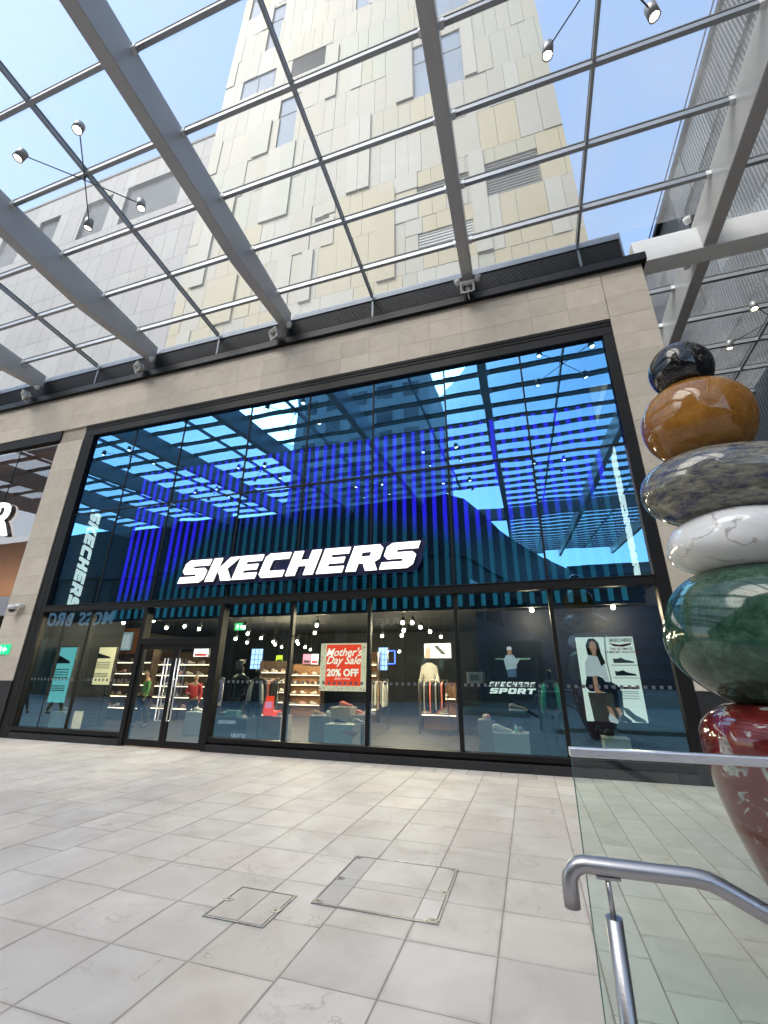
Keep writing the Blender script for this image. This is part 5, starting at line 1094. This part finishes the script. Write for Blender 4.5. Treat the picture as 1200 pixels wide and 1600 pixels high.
for lb_, q, Y, m in (('tall cream shoe poster left of the doors', ((137, 1012), (170, 1070)), 11.6, 'poster_yellow'), ('tall teal shoe poster in the first glass bay', ((80, 1012), (100, 1098)), 10.15, 'poster_teal')):
    r, bb = screen('standing_poster', lb_, q[0], q[1], Y, m, 'poster')
    on_screen(r, bb, Y, [(0.15, 0.78), (0.2, 0.92), (0.45, 0.84), (0.85, 0.74), (0.85, 0.70), (0.2, 0.70)], 'dark_print')
    for v in (0.6, 0.55, 0.5, 0.45, 0.3, 0.26, 0.22): on_screen(r, bb, Y, [(0.1, v), (0.9, v), (0.9, v-0.018), (0.1, v-0.018)], 'grey_print')
    for s_2 in (0.1, 0.9): box('leg', (bb[0]+s_2*(bb[1]-bb[0])-0.02, Y+0.01, 0.02), (bb[0]+s_2*(bb[1]-bb[0])+0.02, Y+0.05, bb[2]-0.02), 'fitting_black', r)
for lb_, q, Y, m in (('small pink advert screen deep behind the banner', ((474, 1022), (485, 1037)), 18.6, 'screen_pink'), ('small white advert screen beside the pink one', ((487, 1022), (497, 1038)), 18.6, 'screen_white'), ('small lime advert deep in the shop', ((432, 1024), (441, 1034)), 18.8, 'lime'), ('small white and red advert above the doors', ((304, 1013), (325, 1026)), 13.6, 'screen_white')):
    r, bb = screen('wall_screen', lb_, q[0], q[1], Y, m)
    on_screen(r, bb, Y, [(0.1, 0.1), (0.9, 0.1), (0.9, 0.35), (0.1, 0.35)], 'red_print' if m == 'screen_white' else 'dark_print')
e_ = at(375, 979, 13); exit_sign(e_.x, 13, e_.z, 0.42, 0.24, 'green exit sign hanging inside the shop')
tube('hang_rod', [(e_.x, 13.015, e_.z+0.12), (e_.x, 13.015, 3.7)], 0.008, 'fitting_black', sh_, 5)
# display plinths
emis('plinth_white', (0.6, 0.62, 0.58), 0.02, (0.62, 0.63, 0.58)); simple('plinth_grey', (0.35, 0.33, 0.30), 0.6); simple('plinth_navy', (0.02, 0.03, 0.05), 0.5)
def plinth(label, q0, q1, Y, mat, dep=0.5, floor=0.02):
    a, b = at(*q0, Y), at(*q1, Y); r = root('display_plinth', label, 'plinth', ((a.x+b.x)/2, Y, floor), 'shop display plinths'); zt_ = max(a.z, b.z)
    box('body', (a.x, Y, floor), (b.x, Y+dep, zt_-0.03), mat, r, 0.006); box('top', (a.x-0.006, Y-0.006, zt_-0.029), (b.x+0.006, Y+dep+0.006, zt_), mat, r, 0.004); return r, a.x, b.x, zt_
r, x0, x1, z = plinth('white plinth box below the sale banner', (507, 1131), (551, 1160), 10.1, 'plinth_white'); shoe((x0+0.3, 10.3, z), 'black', 0.3, 'black trainer on the white plinth below the sale banner'); shoe((x0+0.75, 10.35, z), 'grey', -0.2, 'grey trainer on the white plinth below the sale banner')
PS_ = poly_sheet('logo_swoosh', [(x0+0.35, z-0.16), (x0+0.6, z-0.12), (x0+0.85, z-0.15), (x0+0.72, z-0.24), (x0+0.6, z-0.2)], 10.092, 'shoe_pink', r)
r, x0, x1, z = plinth('tall grey plinth behind the white box under the banner', (515, 1105), (545, 1150), 10.75, 'plinth_grey'); shoe((x0+0.35, 10.95, z), 'coral', 0.2, 'red trainer on the tall grey plinth under the banner', s=1.15)
r, x0, x1, z = plinth('low grey plinth left of the white box', (484, 1118), (513, 1152), 10.6, 'plinth_grey'); shoe((x0+0.15, 10.8, z), 'tan', 0.5, 'tan shoe on the low grey plinth'); shoe((x0+0.5, 10.8, z), 'white', 0.4, 'white trainer on the low grey plinth')
r, x0, x1, z = plinth('dark plinth right of the white box', (547, 1117), (569, 1150), 10.7, 'plinth_grey'); shoe((x0+0.2, 10.85, z), 'coral', 1.2, 'coral shoe standing on the plinth near the mullion'); shoe((x0+0.45, 10.85, z), 'white', 0.9, 'white shoe on the plinth near the mullion')
r, x0, x1, z = plinth('pale plinth box in front of the sport panel', (771, 1145), (829, 1176), 10.0, 'plinth_white'); shoe((x0+0.16, 10.15, z), 'white', 0.1, 'large white trainer on the pale plinth by the sport panel', s=1.3); shoe((x1-0.14, 10.2, z), 'grey', 1.4, 'grey shoe on the right corner of the pale plinth')
bm = bmesh.new(); bm_lathe(bm, [(0, 0.14), (0.02, 0.14), (0.022, 0.11), (0.033, 0.10), (0.033, 0), (0, 0)], 12); tag(ob('drink_bottle', bm_mesh(bm), 'shoe_mint', None, ((x0+x1)/2+0.1, 10.2, z)), 'small mint drink bottle on the pale plinth', 'bottle')
r, x0, x1, z = plinth('dark stand with one grey trainer under the sport lettering', (799, 1111), (822, 1150), 10.7, 'plinth_navy', 0.3); shoe(((x0+x1)/2, 10.85, z), 'grey', 0.1, 'grey trainer on the dark stand under the sport lettering', s=1.3)
r, x0, x1, z = plinth('low stone-coloured plinth at the left of the sport panel', (746, 1125), (775, 1150), 10.8, 'plinth_grey'); shoe((x0+0.25, 10.95, z), 'white', 0.2, 'white trainer on the low stone-coloured plinth'); shoe((x1-0.12, 10.95, z), 'pink', 1.3, 'pink shoe on the low stone-coloured plinth')
r, x0, x1, z = plinth('pale plinth in front of the woman poster', (944, 1153), (990, 1185), 9.95, 'plinth_white'); shoe((x0+0.2, 10.1, z), 'black', 0.2, 'dark trainer on the pale plinth before the poster', s=1.2)
r, x0, x1, z = plinth('pale plinth inside the far left bay', (80, 1112), (99, 1140), 10.0, 'plinth_white'); shoe((x0+0.3, 10.2, z), 'grey', 0.3, 'grey trainer on the plinth inside the far left bay')
r, x0, x1, z = plinth('plinth box seen behind the door handles', (290, 1112), (312, 1148), 11.5, 'plinth_white'); shoe((x0+0.3, 11.7, z), 'white', 0.3, 'white trainer on the plinth behind the doors')
# navy table with folded shirts
r, x0, x1, z = plinth('navy SKECHERS display table right of the doors', (335, 1120), (382, 1160), 10.2, 'plinth_navy', 0.7)
txt('print_text', 'SKECHERS', (x0+x1)/2-0.1, 10.19, z-0.11, 0.11, 'blouse_print', r, shear=0.3); txt('print_text', 'WOI', (x1-0.2), 10.19, z-0.42, 0.19, 'blouse_print', r)
def folded(label, p, mat, n=4):
    q = root('folded_shirts', label, 'clothes', p)
    for i in range(n): box('shirt', (p[0]-0.17, p[1]-0.12, p[2]+i*0.03), (p[0]+0.17, p[1]+0.12, p[2]+i*0.03+0.027), mat, q, 0.008)
folded('pale green folded shirts on the navy table', ((x0+x1)/2-0.1, 10.45, z), 'shoe_mint', 5); folded('grey folded shirts on the left of the navy table', (x0+0.16, 10.5, z), 'shoe_grey', 3)
r, x0, x1, z = plinth('dark low table with red clothes behind the mannequins', (395, 1118), (437, 1150), 11.2, 'plinth_grey', 0.6); folded('red folded shirts on the dark low table', ((x0+x1)/2+0.05, 11.45, z), 'banner_red', 4); shoe((x1-0.2, 11.4, z), 'grey', 0.2, 'grey trainer on the dark low table')
pa = at(421, 1108, 11.15); tg = root('sale_ticket', 'small red sale ticket stand among the red clothes', 'sign', (pa.x, 11.1, z)); sheet('ticket', (pa.x-0.15, z+0.02), (pa.x+0.15, z+0.5), 11.1, 'banner_red', tg); sheet('ticket_print', (pa.x-0.1, z+0.2), (pa.x+0.1, z+0.36), 11.095, 'screen_pink', tg); box('foot', (pa.x-0.1, 11.06, z), (pa.x+0.1, 11.16, z+0.019), 'fitting_black', tg)
cardboard = simple('microwave_white', (0.6, 0.6, 0.58), 0.5)
a, b = at(729, 1050, 11.0), at(756, 1068, 11.0); mw = root('wall_box', 'pale wall box with dark square opening left of the sport panel', 'box', ((a.x+b.x)/2, 11, b.z)); box('case', (a.x, 11.0, b.z), (b.x, 11.39, a.z), 'microwave_white', mw, 0.01); sheet('opening', (a.x+(b.x-a.x)*0.2, b.z+0.06), (a.x+(b.x-a.x)*0.75, a.z-0.06), 10.999, 'grey_print', mw)
# ------------------------------------------------------------------ people and mannequins: skinned figures
def skinned(name, verts, edges, radii, mat, parent=None, loc=(0, 0, 0), rotz=0, sub=1):
    me = bpy.data.meshes.new(name); me.from_pydata([Vector(v) for v in verts], edges, []); o = bpy.data.objects.new(name, me); link(o)
    sk = o.modifiers.new('skin', 'SKIN'); sk.use_smooth_shade = True
    for i, r_ in enumerate(radii): me.skin_vertices[0].data[i].radius = r_ if isinstance(r_, tuple) else (r_, r_)
    me.skin_vertices[0].data[0].use_root = True
    sb = o.modifiers.new('sub', 'SUBSURF'); sb.levels = sub; sb.render_levels = sub
    bpy.context.view_layer.update(); m2 = bpy.data.meshes.new_from_object(o.evaluated_get(bpy.context.evaluated_depsgraph_get()))
    bpy.data.objects.remove(o); bpy.data.meshes.remove(me)
    for p in m2.polygons: p.use_smooth = True
    m2.materials.clear(); q = ob(name, m2, mat, parent, loc); q.rotation_euler = (0, 0, rotz); return q
simple('skin_tone', (0.42, 0.25, 0.18), 0.6); simple('hair_dark', (0.02, 0.014, 0.01), 0.6); simple('cloth_black', (0.012, 0.012, 0.014), 0.85); simple('cloth_red', (0.55, 0.05, 0.06), 0.8); simple('cloth_green', (0.10, 0.28, 0.09), 0.8); simple('cloth_teal', (0.05, 0.42, 0.30), 0.8); simple('cloth_white', (0.55, 0.56, 0.58), 0.8); simple('mannequin_black', (0.02, 0.02, 0.02), 0.35, coat=0.4); simple('cloth_navy', (0.02, 0.025, 0.05), 0.85)
def figure(name, label, cat, p, rotz, h=1.7, stride=0.0, skin='skin_tone', top='cloth_black', legs='cloth_black', hair='hair_dark', arms='down', group=None, cap=None, open_jacket=None):
    s = h/1.72; r = root(name, label, cat, p, group)
    def S(v): return [tuple(c*s for c in q) for q in v]
    st = stride
    # facing -Y ; body with legs, trunk, neck, head as one surface
    V = [(0, 0, 0.93), (0, 0, 1.12), (0, 0.01, 1.30), (0, 0.01, 1.42), (0, 0.0, 1.50), (0, -0.01, 1.56), (0, -0.02, 1.64), (0, -0.01, 1.70),
         (-0.09, 0, 0.88), (-0.10, -st*0.45, 0.50), (-0.10, -st, 0.09), (-0.10, -st-0.13, 0.04), (0.09, 0, 0.88), (0.10, st*0.35, 0.50), (0.10, st, 0.09), (0.10, st-0.13, 0.04)]
    E_ = [(0, 1), (1, 2), (2, 3), (3, 4), (4, 5), (5, 6), (6, 7), (0, 8), (8, 9), (9, 10), (10, 11), (0, 12), (12, 13), (13, 14), (14, 15)]
    rd = [(0.15, 0.11), (0.13, 0.095), (0.155, 0.11), (0.14, 0.085), (0.055, 0.055), (0.07, 0.075), (0.088, 0.10), (0.06, 0.07), (0.088, 0.09), (0.06, 0.062), (0.042, 0.045), (0.035, 0.03), (0.088, 0.09), (0.06, 0.062), (0.042, 0.045), (0.035, 0.03)]
    if arms == 'down': A = [(-0.17, 0.01, 1.40), (-0.22, 0.03, 1.14), (-0.21, -0.05, 0.90), (-0.205, -0.08, 0.80), (0.17, 0.01, 1.40), (0.22, 0.03, 1.14), (0.21, -0.05, 0.90), (0.205, -0.08, 0.80)]
    else: A = [(-0.17, 0.01, 1.40), (-0.23, 0.02, 1.16), (-0.12, -0.20, 1.10), (-0.05, -0.27, 1.14), (0.17, 0.01, 1.40), (0.22, 0.03, 1.14), (0.21, -0.05, 0.90), (0.205, -0.08, 0.80)]
    n0 = len(V); V += A; E_ += [(3, n0), (n0, n0+1), (n0+1, n0+2), (n0+2, n0+3), (3, n0+4), (n0+4, n0+5), (n0+5, n0+6), (n0+6, n0+7)]
    rd += [0.055, 0.043, 0.033, 0.028]*2
    skinned('body', S(V), E_, [tuple(c*s for c in (q if isinstance(q, tuple) else (q, q))) for q in rd], skin, r, p, rotz)
    TV = [(0, 0, 0.90), (0, 0, 1.12), (0, 0.01, 1.30), (0, 0.01, 1.43), (-0.17, 0.01, 1.40), A[1], A[2], (0.17, 0.01, 1.40), A[5], A[6]]
    skinned('top', S(TV), [(0, 1), (1, 2), (2, 3), (3, 4), (4, 5), (5, 6), (3, 7), (7, 8), (8, 9)], [tuple(c*s for c in q) for q in ((0.17, 0.125), (0.15, 0.115), (0.172, 0.125), (0.145, 0.095), (0.066, 0.066), (0.055, 0.055), (0.045, 0.045), (0.066, 0.066), (0.055, 0.055), (0.045, 0.045))], top, r, p, rotz)
    LV = [(0, 0, 0.95), V[8], V[9], (V[10][0], V[10][1], 0.12), V[12], V[13], (V[14][0], V[14][1], 0.12)]
    skinned('trousers', S(LV), [(0, 1), (1, 2), (2, 3), (0, 4), (4, 5), (5, 6)], [tuple(c*s for c in q) for q in ((0.16, 0.12), (0.10, 0.105), (0.075, 0.078), (0.06, 0.065), (0.10, 0.105), (0.075, 0.078), (0.06, 0.065))], legs, r, p, rotz)
    for f_ in (10, 14):
        v = V[f_]; skinned('shoe', S([(v[0], v[1]+0.05, 0.05), (v[0], v[1]-0.06, 0.045), (v[0], v[1]-0.17, 0.035)]), [(0, 1), (1, 2)], [0.045*s, 0.045*s, 0.034*s], 'cloth_black', r, p, rotz)
    if hair:
        skinned('hair', S([(0, 0.02, 1.70), (0, 0.035, 1.62), (0, 0.05, 1.52)]), [(0, 1), (1, 2)], [tuple(c*s for c in q) for q in ((0.088, 0.095), (0.095, 0.085), (0.07, 0.05))], hair, r, p, rotz)
        for sx in (-0.033, 0.033):
            bm = bmesh.new(); bmesh.ops.create_uvsphere(bm, u_segments=8, v_segments=5, radius=0.012*s); e = ob('eye', bm_mesh(bm), 'hair_dark', r, p); e.location = Matrix.Rotation(rotz, 3, 'Z') @ Vector((sx*s, -0.115*s, 1.645*s))
        e = skinned('nose', S([(0, -0.11, 1.635), (0, -0.13, 1.612)]), [(0, 1)], [0.012*s, 0.016*s], skin, r, p, rotz)
    if cap: skinned('cap', S([(0, 0.0, 1.70), (0, -0.02, 1.735), (0, -0.14, 1.70)]), [(0, 1), (0, 2)], [tuple(c*s for c in q) for q in ((0.098, 0.105), (0.07, 0.08), (0.07, 0.012))], cap, r, p, rotz)
    if open_jacket:
        for sx in (-1, 1):
            skinned('jacket_front', S([(sx*0.10, -0.06, 1.42), (sx*0.15, -0.09, 1.2), (sx*0.17, -0.08, 0.85)]), [(0, 1), (1, 2)], [tuple(c*s for c in q) for q in ((0.05, 0.05), (0.06, 0.06), (0.06, 0.06))], open_jacket, r, p, rotz)
    if cat == 'mannequin':
        bm = bmesh.new(); bm_lathe(bm, [(0, 0.012), (0.2, 0.012), (0.2, 0.0)], 24); ob('base_plate', bm_mesh(bm), 'stainless', r, (p[0], p[1], p[2]+0.001)); 
    return r
def foot(px, py, Y, z=0.02): q = at(px, py, Y); return Vector((q.x, Y, z))
figure('person', 'person in red top and dark trousers standing behind the glass doors', 'person', foot(299, 1110, 12.3), R(20), 1.62, 0.05, top='cloth_red', arms='bent')
figure('person', 'person in green top and black trousers near the left door', 'person', foot(222, 1108, 12.4), R(-30), 1.72, 0.16, top='cloth_green')
figure('person', 'dark-clothed person striding, reflected at the far left of the lower glass', 'person', (-21.6, 3.9, 0.001), R(95), 1.74, 0.34, top='cloth_navy', legs='cloth_black')
figure('person', 'second dark-clothed walker reflected in the far left glass', 'person', (-20.4, 3.2, 0.001), R(80), 1.66, 0.28, top='cloth_black', legs='cloth_black')
mg = 'mannequins in the shop window'
figure('mannequin', 'black mannequin in black outfit and pale cap right of the doors', 'mannequin', foot(365, 1150, 10.9), 0, 1.9, skin='mannequin_black', hair=None, group=mg, cap='shoe_grey')
figure('mannequin', 'black mannequin in white jacket beside the capped one', 'mannequin', foot(394, 1152, 10.7), R(10), 1.8, skin='mannequin_black', top='mannequin_black', hair=None, group=mg, open_jacket='cloth_white')
figure('mannequin', 'black mannequin in open teal jacket between the two right posters', 'mannequin', foot(868, 1140, 10.75), R(-8), 1.82, skin='mannequin_black', top='mannequin_black', legs='cloth_navy', hair=None, group=mg, open_jacket='cloth_teal')
# white hooded top hanging on the far right shelves
q = at(671, 1052, 15.1); hg = root('hanging_hoodie', 'white hooded top hanging on the dark shelves at the right', 'clothes', q)
prism('garment', [(q.x-0.36, q.z-0.30), (q.x-0.26, q.z+0.22), (q.x-0.08, q.z+0.33), (q.x+0.08, q.z+0.33), (q.x+0.26, q.z+0.22), (q.x+0.36, q.z-0.30), (q.x+0.27, q.z-0.32), (q.x+0.19, q.z+0.02), (q.x+0.19, q.z-0.36), (q.x-0.19, q.z-0.36), (q.x-0.19, q.z+0.02), (q.x-0.27, q.z-0.32)], 15.05, 15.15, 'plinth_grey', hg); tube('hanger_rod', [(q.x, 15.1, q.z+0.36), (q.x, 15.4, q.z+0.5)], 0.01, 'fitting_black', hg, 5)
